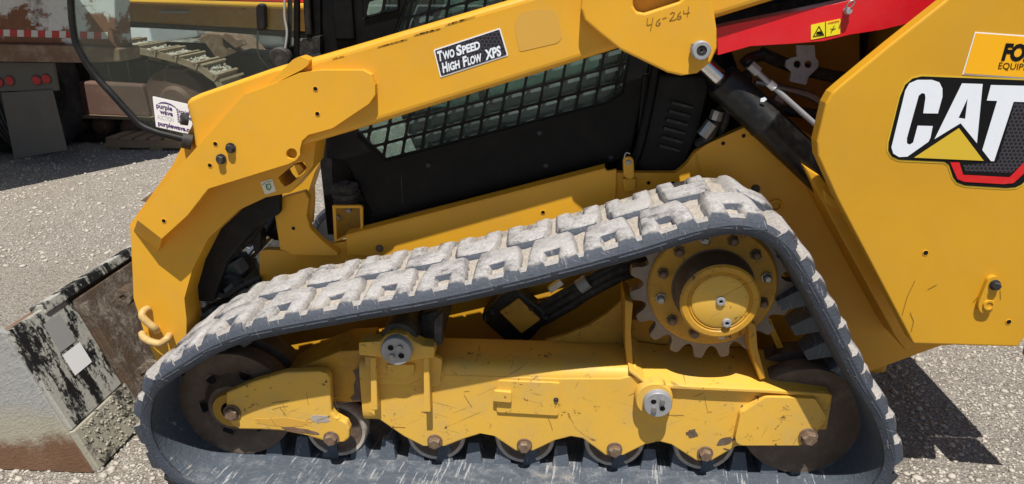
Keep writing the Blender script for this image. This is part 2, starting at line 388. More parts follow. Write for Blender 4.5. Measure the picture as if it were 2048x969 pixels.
def bolt(name, px, py, Y, r, h, mat, parent, washer=True):
    """hex bolt head with washer standing out of the plane y = Y toward -y"""
    key = (round(r, 4), round(h, 4), mat, washer)
    if key not in HEX:
        V = []; Fc = []
        def ring(R, y, n, ph=0):
            i0 = len(V)
            for i in range(n): V.append((R*math.cos(2*math.pi*i/n+ph), -y, R*math.sin(2*math.pi*i/n+ph)))
            return list(range(i0, i0+n))
        if washer:
            a = ring(r*1.25, -.004, 18); b = ring(r*1.25, h*.25, 18); c = ring(r*.9, h*.25, 18)
            for A, B in ((a, b), (b, c)):
                for i in range(18): Fc.append((A[i], A[(i+1) % 18], B[(i+1) % 18], B[i]))
        a = ring(r, -.004 if not washer else h*.2, 6); b = ring(r, h*.85, 6); c = ring(r*.82, h, 6)
        for A, B in ((a, b), (b, c)):
            for i in range(6): Fc.append((A[i], A[(i+1) % 6], B[(i+1) % 6], B[i]))
        Fc.append(tuple(c))
        me = bpy.data.meshes.new('bolt'); me.from_pydata(V, [], Fc); me.materials.append(MATS[mat]); me.update(); HEX[key] = me
    return mk(name, None, None, mat, parent, mesh=HEX[key], loc=P(px, py, Y), rot=(0, random.random()*1.04, 0))
def hole(px, py, Y, parent, r=.006, name='bolt_hole'):
    """drilled hole: a dark recess rim sitting just proud of the plate"""
    c = P(px, py, Y)
    return lathe(name, (c.x, Y-.0015, c.z), (0, 1, 0), [(0, .0005), (r*.95, .0005), (r, 0), (r*1.2, .0), (r*1.25, .003)], None, parent, 14, mats=['ink_black', 'yellow_paint'], pm=[0, 0, 1, 1])
FONTN = [0]
def text_px(name, s, org, u, v, Y, mat, parent, bold=.0, shear=0., spacing=1., width=None):
    """lettering printed on the plane y = Y; u, v: pixel vectors of one em"""
    cu = bpy.data.curves.new('t', 'FONT'); cu.body = s; cu.offset = bold; cu.shear = shear; cu.space_character = spacing; cu.resolution_u = 3
    ob = bpy.data.objects.new('t', cu); COL.objects.link(ob)
    bpy.context.view_layer.update()
    dg = bpy.context.evaluated_depsgraph_get(); me = ob.evaluated_get(dg).to_mesh()
    if width:
        xs = [q.co.x for q in me.vertices]; k_ = width/(max(xs)-min(xs)); m_ = (u[0]**2+u[1]**2)**.5; u = (u[0]/m_*k_, u[1]/m_*k_); x0_ = min(xs); org = (org[0]-x0_*u[0], org[1]-x0_*u[1])
    V = [P(org[0]+q.co.x*u[0]+q.co.y*v[0], org[1]+q.co.x*u[1]+q.co.y*v[1], Y) for q in me.vertices]
    Fc = [tuple(p.vertices) for p in me.polygons]
    ob.evaluated_get(dg).to_mesh_clear(); bpy.data.objects.remove(ob); bpy.data.curves.remove(cu)
    return mk(name, V, Fc, mat, parent)
def stroke_px(name, lines, Y, wpx, mat, parent):
    V = []; Fc = []
    for ln in lines:
        for i in range(len(ln)-1):
            a, b = Vector(ln[i]), Vector(ln[i+1]); d = (b-a).normalized(); n = Vector((-d.y, d.x))*wpx/2; k = len(V)
            for q in (a-n-d*wpx*.3, b-n+d*wpx*.3, b+n+d*wpx*.3, a+n-d*wpx*.3): V.append(P(q.x, q.y, Y))
            Fc.append((k, k+1, k+2, k+3))
    return mk(name, V, Fc, mat, parent)
def joinv(parts):
    V = []; Fc = []
    for v, f in parts:
        k = len(V); V += [tuple(x) for x in v]; Fc += [tuple(i+k for i in q) for q in f]
    return V, Fc
def boxv(a, b):
    x0, y0, z0 = a; x1, y1, z1 = b
    return ([(x0,y0,z0),(x1,y0,z0),(x1,y1,z0),(x0,y1,z0),(x0,y0,z1),(x1,y0,z1),(x1,y1,z1),(x0,y1,z1)],
            [(0,3,2,1),(4,5,6,7),(0,1,5,4),(1,2,6,5),(2,3,7,6),(3,0,4,7)])

# ================================================================== SETTING
mk('ground', [(-400, -60, 0), (400, -60, 0), (400, 600, 0), (-400, 600, 0)], [(0, 1, 2, 3)], 'gravel_ground')['kind'] = 'structure'
def pebbles():
    t = (1+5**.5)/2
    iv = np.array([(-1,t,0),(1,t,0),(-1,-t,0),(1,-t,0),(0,-1,t),(0,1,t),(0,-1,-t),(0,1,-t),(t,0,-1),(t,0,1),(-t,0,-1),(-t,0,1)], float)/1.9
    it = np.array([(0,11,5),(0,5,1),(0,1,7),(0,7,10),(0,10,11),(1,5,9),(5,11,4),(11,10,2),(10,7,6),(7,1,8),(3,9,4),(3,4,2),(3,2,6),(3,6,8),(3,8,9),(4,9,5),(2,4,11),(6,2,10),(8,6,7),(9,8,1)])
    regs = [(-2.3, -.9, -.25, 2.2, 22000, 1.), (-4.6, -1.2, 1.8, 5.6, 14000, 1.4), (.7, 2.2, -.3, 2.2, 17000, 1.)]
    A = []
    for x0, x1, y0, y1, n, s in regs:
        p = np.column_stack([RNG.uniform(x0, x1, n), RNG.uniform(y0, y1, n), np.zeros(n)])
        A.append(np.column_stack([p, np.clip(RNG.lognormal(-5.6, .5, n)*s, .002, .018)]))
    A = np.concatenate(A); n = len(A)
    ang = RNG.uniform(0, 6.28, n); ca, sa = np.cos(ang), np.sin(ang)
    jit = 1 + RNG.uniform(-.28, .28, (n, 12, 1)); sc = RNG.uniform(.6, 1.25, (n, 1, 3)); sc[:, :, 2] *= .62
    V = iv[None]*jit*sc*A[:, None, 3:4]
    X = V[:, :, 0]*ca[:, None] - V[:, :, 1]*sa[:, None]; Yy = V[:, :, 0]*sa[:, None] + V[:, :, 1]*ca[:, None]
    V = np.stack([X, Yy, V[:, :, 2]], -1) + A[:, None, :3]; V[:, :, 2] += A[:, None, 3]*.18
    T = (it[None] + (np.arange(n)*12)[:, None, None]).reshape(-1, 3)
    me = bpy.data.meshes.new('gravel'); me.vertices.add(n*12); me.vertices.foreach_set('co', V.reshape(-1).astype(np.float32))
    me.loops.add(len(T)*3); me.loops.foreach_set('vertex_index', T.reshape(-1).astype(np.int32))
    me.polygons.add(len(T)); me.polygons.foreach_set('loop_start', np.arange(len(T), dtype=np.int32)*3)
    me.update(calc_edges=True); me.materials.append(MATS['stone'])
    o = bpy.data.objects.new('gravel', me); COL.objects.link(o); o['kind'] = 'stuff'; o['label'] = 'loose pale limestone gravel scattered over the yard ground'; o['category'] = 'gravel'
pebbles()

# ================================================================== TRACK LOADER
LD = root('track_loader', (0, .95, 0), 'yellow and black compact track loader with rubber tracks and wire-guarded cab', 'track loader')

# ---- rubber track: inner path in (x, z)
inner = [(-1.118,.324),(-1.085,.392),(-1.0,.458),(-.831,.551),(-.54,.622),(-.30,.674),(-.055,.739),(.204,.82),(.358,.874),(.46,.889),(.548,.848),(.625,.745),(.714,.603),(.785,.484),(.86,.37),
         (.902,.257),(.882,.165),(.82,.10),(.739,.076),(.4,.073),(0,.073),(-.4,.073),(-.8,.073),(-.957,.074),(-1.045,.102),(-1.105,.17),(-1.127,.25)]
path = [Vector((p.x, p.y)) for p in spline([(x, z, 0) for x, z in inner], 12, True)]
def resample(pts, n):
    L = [0]
    for i in range(len(pts)): L.append(L[-1] + (pts[(i+1) % len(pts)] - pts[i]).length)
    out = []; k = 0
    for i in range(n):
        s = L[-1]*i/n
        while L[k+1] < s: k += 1
        t = (s-L[k])/(L[k+1]-L[k]); out.append(pts[k].lerp(pts[(k+1) % len(pts)], t))
    return out, L[-1]
NP = 264
path, PLEN = resample(path, NP)
def frame(i):
    t = (path[(i+1) % NP] - path[i-1]).normalized(); return t, Vector((-t.y, t.x))     # tangent runs clockwise, normal outward
TW = .388; CT = .030
def belt(y0, caked=False):
    V = []; Fc = []; fm = []; rr = random.Random(11)
    NM = 22 if caked else 2
    top = [(y0+.050+(TW-.08)*i/(NM-1)) for i in range(NM)]
    prev = [0.]*NM
    for i in range(NP):
        t, n = frame(i); up = max(0., n.y); SH = .003 + .012*min(1., max(0., (n.y-.55)/.35)); SH = SH if path[i].y > .3 else .003
        cur = []
        for k in range(NM):
            m_ = 0. if k in (0, NM-1) else (.003+.011*rr.random())*(up**.7)
            prev[k] = .45*prev[k] + .55*m_; cur.append(prev[k] if caked else 0.)
        sec = [(0, y0+.012), (0, y0+.004), (.004, y0), (CT-.004, y0-.003), (CT+SH*.75, y0+.010), (CT+SH, y0+.034)] + [(CT+h, y) for h, y in zip(cur, top)] + [(CT+SH, y0+TW-.020), (CT-.004, y0+TW), (.004, y0+TW), (0, y0+TW-.012)]
        for h, y in sec:
            q = path[i] + n*h; V.append((q.x, y, q.y))
    m = NM + 10; secm = [0, 0, 0, 0, 3, 1] + [1]*(NM-1) + [1, 3, 0, 0, 2]
    for i in range(NP):
        j = (i+1) % NP
        for k in range(m):
            l = (k+1) % m; Fc.append((i*m+k, i*m+l, j*m+l, j*m+k)); fm.append(secm[k])
    return V, Fc, fm
V, Fc, fm = belt(0.0, True)
TRK = mk('rubber_track', V, Fc, None, LD, mats=['rubber_edge', 'groove_mud', 'rubber_inside', 'lug_side'], fmat=fm, smooth=True, label='dusty black rubber track with pale mud on its tread')
V, Fc, fm = belt(1.49)
mk('rubber_track', V, Fc, None, LD, mats=['rubber_edge', 'groove_mud', 'rubber_inside', 'lug_side'], fmat=fm, smooth=True)
# tread lugs: U-shaped blocks, legs toward the belt's edge
NPITCH = 32; PITCH_L = PLEN/NPITCH
def lug_mesh(flip, seed):
    rr = random.Random(seed); j = lambda a=.003: rr.uniform(-a, a)
    H = .029; hu = PITCH_L*.425
    poly = [(-hu+j(), .007), (-hu*.34+j(), .007), (-hu*.30+j(), .098+j()), (hu*.30+j(), .098+j()), (hu*.34+j(), .007), (hu+j(), .007), (hu*.98+j(), .15+j()), (hu*.80+j(), .215+j(.005)), (-hu*.86+j(), .215+j(.005)), (-hu*.98+j(), .14+j())]
    poly = [(x, y if y < .01 else y*.88) for x, y in poly]
    if area2(poly) < 0: poly.reverse()
    def ring(d, h, jit, ch=0.): return [(x, y+(ch if p[1] < .01 else 0.), h+j(jit)) for (x, y), p in zip(offset(poly, d), poly)]   # ch: slope of the edge side
    n = len(poly); R = [ring(.010, -.012, 0), ring(.004, H*.40, .001), ring(-.003, H*.85, .001, .016), ring(-.010, H, .002, .026)]
    Vv = [v for r in R for v in r]; Ff = []; fmm = []
    for k in range(3):
        for i in range(n):
            l = (i+1) % n; Ff.append((k*n+i, k*n+l, (k+1)*n+l, (k+1)*n+i)); fmm.append(0 if k < 2 else 1)
    for t in tessellate_polygon([[Vector((x, y, 0)) for x, y, z in R[3]]]):
        a, b, c = (R[3][i] for i in t); s = (b[0]-a[0])*(c[1]-a[1]) - (c[0]-a[0])*(b[1]-a[1])
        if abs(s) < 1e-12: continue
        t = t if s > 0 else tuple(reversed(t)); Ff.append(tuple(3*n+i for i in t)); fmm.append(1)
    # local: x along belt, y across (toward the middle), z outward.  flip mirrors for the far row
    if flip: Vv = [(x, -y, z) for x, y, z in Vv]; Ff = [tuple(reversed(f)) for f in Ff]
    Vv = [(x, y, z) for x, y, z in Vv]
    me = bpy.data.meshes.new('tread_lug'); me.from_pydata(Vv, [], Ff); me.materials.append(MATS['lug_side']); me.materials.append(MATS['lug_top'])
    me.polygons.foreach_set('material_index', fmm); me.polygons.foreach_set('use_smooth', [True]*len(me.polygons)); me.set_sharp_from_angle(angle=math.radians(55)); me.update(); return me
LUGN = [lug_mesh(False, i) for i in range(6)]; LUGF = [lug_mesh(True, 50+i) for i in range(6)]
def at_len(s):
    f = (s/PLEN*NP) % NP; i = int(f); t, n = frame(i); t2, n2 = frame((i+1) % NP); a = f-i
    return path[i].lerp(path[(i+1) % NP], a), t.lerp(t2, a).normalized(), n.lerp(n2, a).normalized()
def on_belt(name, me, s, y, h, parent):
    q, t, n = at_len(s); c = q + n*h
    o = mk(name, None, None, None, parent, mesh=me, loc=(c.x, y, c.y))
    M = Matrix(((t.x, 0, n.x), (0, 1, 0), (t.y, 0, n.y)))      # columns: tangent, +y, outward
    if M.determinant() < 0: M = Matrix(((-t.x, 0, n.x), (0, 1, 0), (-t.y, 0, n.y)))
    o.rotation_euler = M.to_euler(); return o
for i in range(NPITCH):
    on_belt('tread_lug', random.choice(LUGN), (i+.28)*PITCH_L, .0, CT-.002, TRK)
    on_belt('tread_lug', random.choice(LUGF), (i+.78)*PITCH_L, TW, CT-.002, TRK)
# drive lugs inside the belt
me = bpy.data.meshes.new('drive_lug')
me.from_pydata([(-.028,-.05,.01),(.028,-.05,.01),(.028,.05,.01),(-.028,.05,.01),(-.016,-.03,-.062),(.016,-.03,-.062),(.016,.03,-.062),(-.016,.03,-.062)], [], [(0,1,2,3),(4,7,6,5),(0,4,5,1),(1,5,6,2),(2,6,7,3),(3,7,4,0)])
me.materials.append(MATS['rubber_inside'])
NDL = int(PLEN/.089)
for i in range(NDL):
    q, t, n = at_len(i*PLEN/NDL)
    if (q - Vector((.446, .65))).length < .27 and q.y > .7: continue
    on_belt('drive_lug', me, i*PLEN/NDL, .215, 0, TRK)

# ---- rollers and idlers
def wheel(name, cx, cz, R, y0, wdt, label=None, dish=.018, rimw=.02, spokes=False):
    prof = [(.02, y0+dish), (R-rimw-.012, y0+dish), (R-rimw, y0+.002), (R-.004, y0), (R, y0+.006), (R, y0+wdt*.3), (R*.86, y0+wdt*.36), (R*.86, y0+wdt*.64), (R, y0+wdt*.7), (R, y0+wdt-.004), (R-.01, y0+wdt), (.02, y0+wdt)]
    pm = [0, 0, 1, 1, 1, 0, 0, 0, 1, 0, 0]
    return lathe(name, (cx, 0, cz), (0, 1, 0), prof, None, LD, 48, mats=['wheel_brown', 'wheel_rim_worn'], pm=pm, label=label)
ROLL = [(-.652, .170), (-.343, .166), (-.072, .166), (.197, .166), (.463, .166)]
for x, z in ROLL: wheel('track_roller', x, z, z-.0755, .172, .15, dish=.012, rimw=.013)
FI = lathe('front_idler', (-.955, 0, .253), (0, 1, 0), [(.03, .150), (.075, .150), (.082, .165), (.10, .185), (.115, .175), (.145, .168), (.160, .165), (.175, .167), (.178, .175), (.178, .225), (.15, .232), (.15, .262), (.178, .27), (.178, .33), (.03, .33)],
           'wheel_brown', LD, 56, label='large rusty brown front idler wheel')
for k in range(6):
    a = 1.2 + k*math.pi/3; lathe('lightening_hole', (-.955+.107*math.cos(a), .176, .253+.107*math.sin(a)), (0, 1, 0), [(0, -.001), (.017, -.001), (.020, -.004), (.022, .01)], None, FI, 18, mats=['ink_black', 'wheel_brown'], pm=[0, 1, 1])
lathe('idler_hub', (-.955, 0, .253), (0, 1, 0), [(.03, .135), (.055, .135), (.06, .15), (.06, .18)], 'yellow_drive', FI, 32)
lathe('rear_idler', (.741, 0, .257), (0, 1, 0), [(.03, .165), (.10, .165), (.135, .170), (.160, .168), (.176, .170), (.180, .178), (.180, .225), (.15, .232), (.15, .262), (.18, .27), (.18, .33), (.03, .33)], 'wheel_brown', LD, 56, label='large smooth brown rear idler wheel')

# ---- undercarriage frame
UF = plate('track_frame', [(729,714),(738,826),(808,874),(845,893),(892,893),(930,878),(963,868),(985,872),(1030,902),(1068,902),(1110,882),(1142,874),(1165,878),(1210,911),(1248,911),(1290,890),(1318,884),(1342,890),(1392,922),(1424,922),(1474,893),(1600,893),(1636,866),(1660,812),(1666,792),(1650,784),(1535,776),(1390,770),(1326,768),(1280,757),(1262,752),(1240,757),(1119,757),(890,750),(860,716),(760,712)], .14, .022, 'yellow_worn', LD, .005, label='scuffed yellow undercarriage frame with scalloped lower edge')
a, b = P(735, 740, .16), P(1262, 742, .16)
# tube body of the frame: rounded box behind the skirt
def tube_body(name, x0, x1, z0, z1, y0, y1, mat, parent, r=.035):
    pr = roundpoly([(y0, z0), (y1, z0), (y1, z1), (y0, z1)], r, 5); V = []; Fc = []; m = len(pr)
    for x in (x0, x1): V += [(x, y, z) for y, z in pr]
    for i in range(m): Fc.append((i, (i+1) % m, (i+1) % m + m, i+m))
    Fc += [tuple(reversed(range(m))), tuple(range(m, 2*m))]
    return mk(name, V, Fc, mat, parent, smooth=True)
tube_body('frame_tube', -.555, .245,   .22, .432, .1412, .33, 'yellow_worn', UF, .045)
tube_body('frame_tube', .245, .80, .24, .362, .150, .33, 'yellow_worn', UF, .02)
# sloping rear ledge of the frame
A1, A2, A3, A4 = [P(x, y, .132) for x, y in ((1258, 745), (1300, 772), (1395, 777), (1655, 788))]
ledge = [P(1258, 738, .135), P(1290, 762, .128), P(1340, 771, .122), P(1400, 774, .120), P(1535, 780, .120), P(1662, 789, .135)]
V = []; Fc = []
for p in ledge: V += [(p.x, p.y, p.z), (p.x, p.y, p.z-.012), (p.x, .32, p.z+.022), (p.x, .32, p.z+.010)]
for i in range(len(ledge)-1):
    k = i*4; Fc += [(k, k+4, k+6, k+2), (k+1, k+3, k+7, k+5), (k, k+1, k+5, k+4)]
k = (len(ledge)-1)*4; Fc += [(0, 2, 3, 1), (k, k+1, k+3, k+2)]
mk('frame_ledge', V, Fc, 'yellow_worn', UF, .003)
# front end of the frame and the idler bracket
plate('frame_nose', [(560,760),(600,735),(680,703),(735,700),(737,805),(663,805),(600,800)], .165, .15, 'yellow_drive', UF, .012)
K = plate('idler_bracket', zH([(450,490),(600,428),(760,382),(940,376),(980,386),(996,412),(1006,590),(1030,618),(1085,648),(1100,680),(1098,728),(1075,748),(985,750),(860,712),(750,690),(640,684),(520,682),(480,655),(452,615)]), .115, .03, 'yellow_worn', LD, .006, label='scratched yellow front idler bracket')
bolt('bolt', 465, 825, .115, .021, .018, 'bolt_rust', K); bolt('bolt', 663, 876, .115, .019, .020, 'bolt_rust', K)
for x, y in ((870, 882), (1049, 890), (1229, 898), (1410, 906)): bolt('bolt', x, y, .14, .0185, .022, 'bolt_rust', UF)
# hexagonal raised rear cover
J = plate('rear_cover', zJ([(712,720),(738,600),(872,512),(1130,520),(1192,620),(1130,705),(1048,765),(745,765),(715,750)]), .116, .026, 'yellow_worn', UF, .009, rnd=6)
bolt('bolt', 1616, 872, .116, .021, .024, 'bolt_rust', UF)
# inspection door and latch
plate('inspection_door', [(995,762),(1120,767),(1117,832),(993,825)], .133, .008, 'yellow_worn', UF, .002, rnd=6)
plate('door_latch', [(987,783),(1023,786),(1023,806),(985,803)], .121, .012, 'yellow_worn', UF, .004, rnd=5)
bolt('bolt', 1112, 800, .133, .006, .006, 'bolt_black', UF)
# front axle saddle: cap, ribs, pin and torsion axle
plate('saddle_base', [(745,722),(752,768),(868,772),(880,768),(884,720),(860,710),(760,708)], .128, .014, 'yellow_worn', UF, .003, rnd=5)
for x in (747, 853): plate('saddle_rib', [(x-6, 716), (x+5, 716), (x+8, 822 if x < 800 else 826), (x-5, 822 if x < 800 else 826)], .102, .038, 'yellow_worn', UF, .004)
plate('bearing_cup', [(773,730),(829,730),(828,748),(816,758),(790,758),(775,748)], .118, .012, 'yellow_worn', UF, .004)
plate('bearing_cap', [(717,686),(760,683),(772,672),(790,666),(812,671),(826,683),(845,692),(869,695),(868,717),(842,719),(800,728),(760,716),(717,711)], .098, .05, 'yellow_worn', UF, .005)
def axle_pin(px, py, r, y0, ln, mat, back=.02):
    c = P(px, py, y0); o = lathe('axle_pin', (c.x, 0, c.z), (0, 1, 0), [(0, y0), (r*.93, y0), (r, y0+.004), (r, y0+ln)], mat, UF, 40)
    for k in range(4):
        a = math.radians(50 + 90*k); q = (c.x+.42*r*math.cos(a), y0, c.z+.42*r*math.sin(a))
        if k % 2: lathe('pin_hole', q, (0, 1, 0), [(0, -.0005), (r*.20, -.0005), (r*.23, -.001), (r*.24, .004)], None, UF, 14, mats=['ink_black', mat], pm=[0, 1, 1])
        else: mk('pin_bolt', None, None, None, UF, mesh=HEXB(r*.19), loc=q)
    return c
def HEXB(r):
    key = ('pinb', round(r, 4))
    if key not in HEX:
        V = []; Fc = []
        for y in (.002, -.008):
            for i in range(6): V.append((r*math.cos(i*math.pi/3), y, r*math.sin(i*math.pi/3)))
        for i in range(6): Fc.append((i, (i+1) % 6, (i+1) % 6+6, i+6))
        Fc.append(tuple(range(6, 12))); me = bpy.data.meshes.new('pin_bolt'); me.from_pydata(V, [], Fc); me.materials.append(MATS['steel']); HEX[key] = me
    return HEX[key]
c = axle_pin(792, 704, .044, .078, .05, 'zinc')
lathe('axle_tube', (c.x, 0, c.z+.012), (0, 1, 0), [(.040, .12), (.052, .125), (.052, .30), (.058, .30), (.058, .47)], 'grime', UF, 28)
c = axle_pin(1316, 811, .040, .085, .05, 'zinc')
lathe('pin_boss', (c.x-.008, 0, c.z+.004), (0, 1, 0), [(.030, .105), (.050, .105), (.053, .112), (.053, .145)], 'yellow_worn', UF, 32)
plate('axle_housing', [(838,632),(878,622),(882,692),(842,690)], .20, .25, 'grime', UF, .012)
plate('axle_web', [(868,640),(884,625),(884,690),(868,695)], .13, .03, 'grime', UF)
# rear axle gussets and sprocket mount
plate('mount_gusset', [(1089,684),(1131,672),(1179,651),(1216,627),(1245,600),(1262,600),(1262,640),(1244,690),(1216,694)], .30, .02, 'yellow_drive', UF, .003)
plate('mount_gusset', [(1250,600),(1266,606),(1262,660),(1266,735),(1254,735),(1250,690)], .17, .14, 'yellow_drive', UF, .004)
plate('mount_gusset', [(1496,640),(1512,650),(1516,700),(1532,758),(1520,762),(1500,700)], .15, .16, 'yellow_drive', UF, .004)
plate('mount_plate', [(1262,640),(1500,640),(1512,752),(1300,748),(1262,730)], .33, .03, 'yellow_drive', UF, .004)
plate('mount_brace', [(1528,640),(1540,636),(1572,706),(1560,710)], .30, .03, 'yellow_paint', UF, .003)

# ---- sprocket and final drive
SC = (.446, .668)

def sprocket():
    NT_ = 19; ro, ri = .229, .193; pts = []
    for k in range(NT_):
        for f, r in ((-.50, ri-.004), (-.38, ri), (-.27, ri+.010), (-.21, ro-.010), (-.14, ro-.001), (0, ro), (.14, ro-.001), (.21, ro-.010), (.27, ri+.010), (.38, ri)):
            a = (k+f)/NT_*2*math.pi; pts.append((SC[0]+r*math.cos(a), SC[1]+r*math.sin(a)))
    inner_ = [(SC[0]+.165*math.cos(i*math.pi/24), SC[1]+.165*math.sin(i*math.pi/24)) for i in range(48)]
    V, Fc = extrude_xz([pts, inner_], .205, .034)
    return mk('drive_sprocket', V, Fc, 'tooth_steel', LD, .004, label='toothed steel drive sprocket with worn pale teeth')
SPR = sprocket()
lathe('sprocket_disc', (SC[0], 0, SC[1]), (0, 1, 0), [(.09, .192), (.172, .192), (.178, .198), (.178, .235), (.09, .235)], 'yellow_drive', SPR, 64)
lathe('final_drive_hub', (SC[0], 0, SC[1]), (0, 1, 0), [(.0, .098), (.077, .098), (.080, .095), (.084, .098), (.088, .094), (.100, .094), (.106, .099), (.107, .115), (.110, .19), (.118, .1935), (.12, .22)], None, SPR, 64, mats=['yellow_drive', 'wheel_brown'], pm=[0]*6+[1]*4)
lathe('hub_cap', (SC[0], 0, SC[1]), (0, 1, 0), [(0, .0925), (.070, .0925), (.075, .096), (.075, .105)], 'yellow_worn', SPR, 48)
for dx, dz in ((0, .005), (.022, -.058)):
    lathe('drain_plug', (SC[0]+dx, 0, SC[1]+dz), (0, 1, 0), [(0, .090), (.005, .090), (.0055, .085), (.011, .085), (.0125, .088), (.0125, .1)], None, SPR, 18, mats=['ink_black', 'zinc'], pm=[0, 1, 1, 1, 1])
for k in range(12):
    a = math.radians(14 + 30*k); x, z = SC[0]+.146*math.cos(a), SC[1]+.146*math.sin(a)
    lathe('sprocket_bolt', (x, 0, z), (0, 1, 0), [(0, .170), (.008, .170), (.012, .173), (.0125, .186), (.016, .1865), (.017, .193)], 'bolt_rust' if k % 3 else 'steel', SPR, 6, smooth=False)
lathe('drive_motor', (SC[0], 0, SC[1]), (0, 1, 0), [(.15, .236), (.15, .48)], 'yellow_drive', SPR, 40)

# ---- motor valve block with its hoses, seen through the track
MV = plate('drive_motor_valve', zM([(465,540),(600,390),(700,330),(760,330),(1000,520),(1170,430),(1000,590),(860,745),(780,770),(650,745),(475,585)]), .40, .06, 'hydraulic_black', LD, .008, label='black hydraulic valve block with ochre square plate')
plate('cover_plate', zM([(610,510),(765,400),(945,575),(790,690)]), .388, .014, 'yellow_drive', MV, .003)
for x, y in zM([(500,560),(780,740),(990,545),(865,475),(555,505)]): bolt('bolt', x, y, .40, .008, .012, 'bolt_black', MV)
for d, r in ((0, .020), (26, .017), (-22, .014)):
    tube_px('hydraulic_hose', [(1060+d*.4, 640+d*.4, .43), (1130+d*.3, 600+d*.5, .40), (1180, 570+d*.6, .38), (1250, 535+d*.6, .38), (1320, 520+d*.5, .42)], r, 'hose_rubber', LD)
tube_px('hose_clamp', [(1158, 575, .37), (1176, 562, .37)], .024, 'grey_body', LD, sub=1)
plate('hose_bracket', [(1095,578),(1120,560),(1128,570),(1102,588)], .36, .02, 'steel', LD, .002)

def blob(name, cx, cy, rx, ry, Y, mat, parent, seed, ang=0., n=22, rough=.45):
    rr = random.Random(seed); pts = []; rad = 1.
    for i in range(n):
        a = 2*math.pi*i/n; rad = .5*rad + .5*(1 + rr.uniform(-rough, rough)); x, y = rx*rad*math.cos(a), ry*rad*math.sin(a)
        pts.append((cx+x*math.cos(ang)-y*math.sin(ang), cy+x*math.sin(ang)+y*math.cos(ang)))
    return print_px(name, pts, Y, mat, parent, th=.0008)
plate('bare_patch', [(706,742),(722,733),(731,732),(735,803),(706,803),(700,796),(709,788),(707,770),(712,758)], .1635, .001, 'wheel_brown', UF, 0)
blob('rust_patch', 1384, 868, 12, 8, .1390, 'wheel_brown', UF, 1); blob('rust_patch', 1452, 883, 20, 6, .1388, 'wheel_brown', UF, 2, -.3)
blob('rust_patch', 1474, 862, 4, 18, .1386, 'wheel_brown', UF, 3, .15); blob('rust_patch', 1484, 818, 4, 6, .1390, 'wheel_brown', UF, 4)
blob('rust_patch', 600, 862, 34, 5, .1140, 'rust_plate', UF, 6, .16); blob('scuff_patch', 560, 846, 60, 9, .1142, 'residue', UF, 7, .06); blob('scuff_patch', 640, 838, 20, 9, .1142, 'wheel_rim_worn', UF, 8, .1)
for i in range(20):
    rr = random.Random(100+i)
    if i < 11: x, y, Y = rr.uniform(520, 680), rr.uniform(770, 850), .1141
    else: x, y, Y = rr.uniform(760, 1460), rr.uniform(775, 868), .1391
    a = rr.choice((-.35, -.2, .15, .9, 1.3))+rr.uniform(-.15, .15); l_ = rr.uniform(8, 46)
    stroke_px('paint_scratch', [[(x, y), (x+l_*.5*math.cos(a), y+l_*.5*math.sin(a)+rr.uniform(-2, 2)), (x+l_*math.cos(a), y+l_*math.sin(a))]], Y, rr.uniform(.5, 1.0), rr.choice(('pencil', 'wheel_brown', 'pencil')), UF)

# ---- chassis
CH = plate('chassis_side', [(518,506),(528,500),(575,502),(690,484),(1233,346),(1352,347),(1373,330),(1390,306),(1414,289),(1501,250),(1570,240),(1700,320),(1930,500),(1930,688),(1880,692),(1762,735),(1600,790),(1310,780),(1300,505),(1270,488),(1060,545),(870,590),(700,622),(525,655)], .47, .03, 'yellow_paint', LD, .004, rnd=6, label='yellow chassis side plate above the track')
plate('chassis_lower_side', [(545,640),(700,600),(870,570),(1060,525),(1290,470),(1310,780),(545,730)], .515, .03, 'yellow_paint', CH, .004)
box('chassis_core', (-.62, .56, .20), (1.15, 1.40, .60), 'yellow_drive', CH, .02)
plate('front_wing', zB([(905,455),(920,395),(1080,350),(1105,395),(1092,490),(1112,560),(1170,622),(1270,706),(1268,722),(1000,716),(980,692),(940,682),(920,560)]), .44, .03, 'yellow_paint', CH, .004)
for x, y, yy in ((587,457,.44),(686,538,.47),(1086,425,.455),(1297,366,.47),(1346,367,.47),(1446,287,.47),(1487,272,.47)): hole(x, y, yy, CH, .006)
bolt('bolt', 759, 497, .455, .010, .008, 'bolt_rust', CH)
lathe('access_plug', P(1511, 379, .468), (0, 1, 0), [(0, -.006), (.012, -.006), (.014, 0), (.014, .004)], 'bolt_black', CH, 18)
lathe('lifting_eye', P(1552, 412, .468), (0, 1, 0), [(.012, 0), (.012, -.006), (.016, -.008), (.021, -.006), (.022, .004)], 'yellow_paint', CH, 24)
plate('sill_panel', zG([(258,612),(258,606),(1740,222),(1752,236),(1806,226),(1800,425),(1300,640),(800,742),(270,712)]), .455, .015, 'yellow_paint', CH, .005)
a, b = P(690, 471, .455), P(1211, 337, .455)
V = [(a.x, .456, a.z), (b.x, .456, b.z), (b.x, .50, b.z+.004), (a.x, .50, a.z+.004), (a.x, .456, a.z-.004), (b.x, .456, b.z-.004), (b.x, .50, b.z), (a.x, .50, a.z)]
mk('sill_lip', V, [(0,1,2,3),(4,7,6,5),(0,4,5,1),(1,5,6,2),(2,6,7,3),(3,7,4,0)], 'yellow_paint', CH, .002)
plate('cab_latch', zE([(232,775),(245,762),(272,762),(284,775),(290,860),(276,872),(246,866),(236,850)]), .44, .02, 'yellow_paint', CH, .005)
plate('latch_keeper', zE([(230,868),(296,868),(294,925),(240,935)]), .452, .018, 'yellow_paint', CH, .004)
bolt('bolt', 1257, 325, .44, .007, .006, 'steel', CH)
tube_px('latch_hook', [(1254,325,.445),(1249,314,.445),(1253,306,.445),(1260,308,.445)], .0025, 'steel', CH)
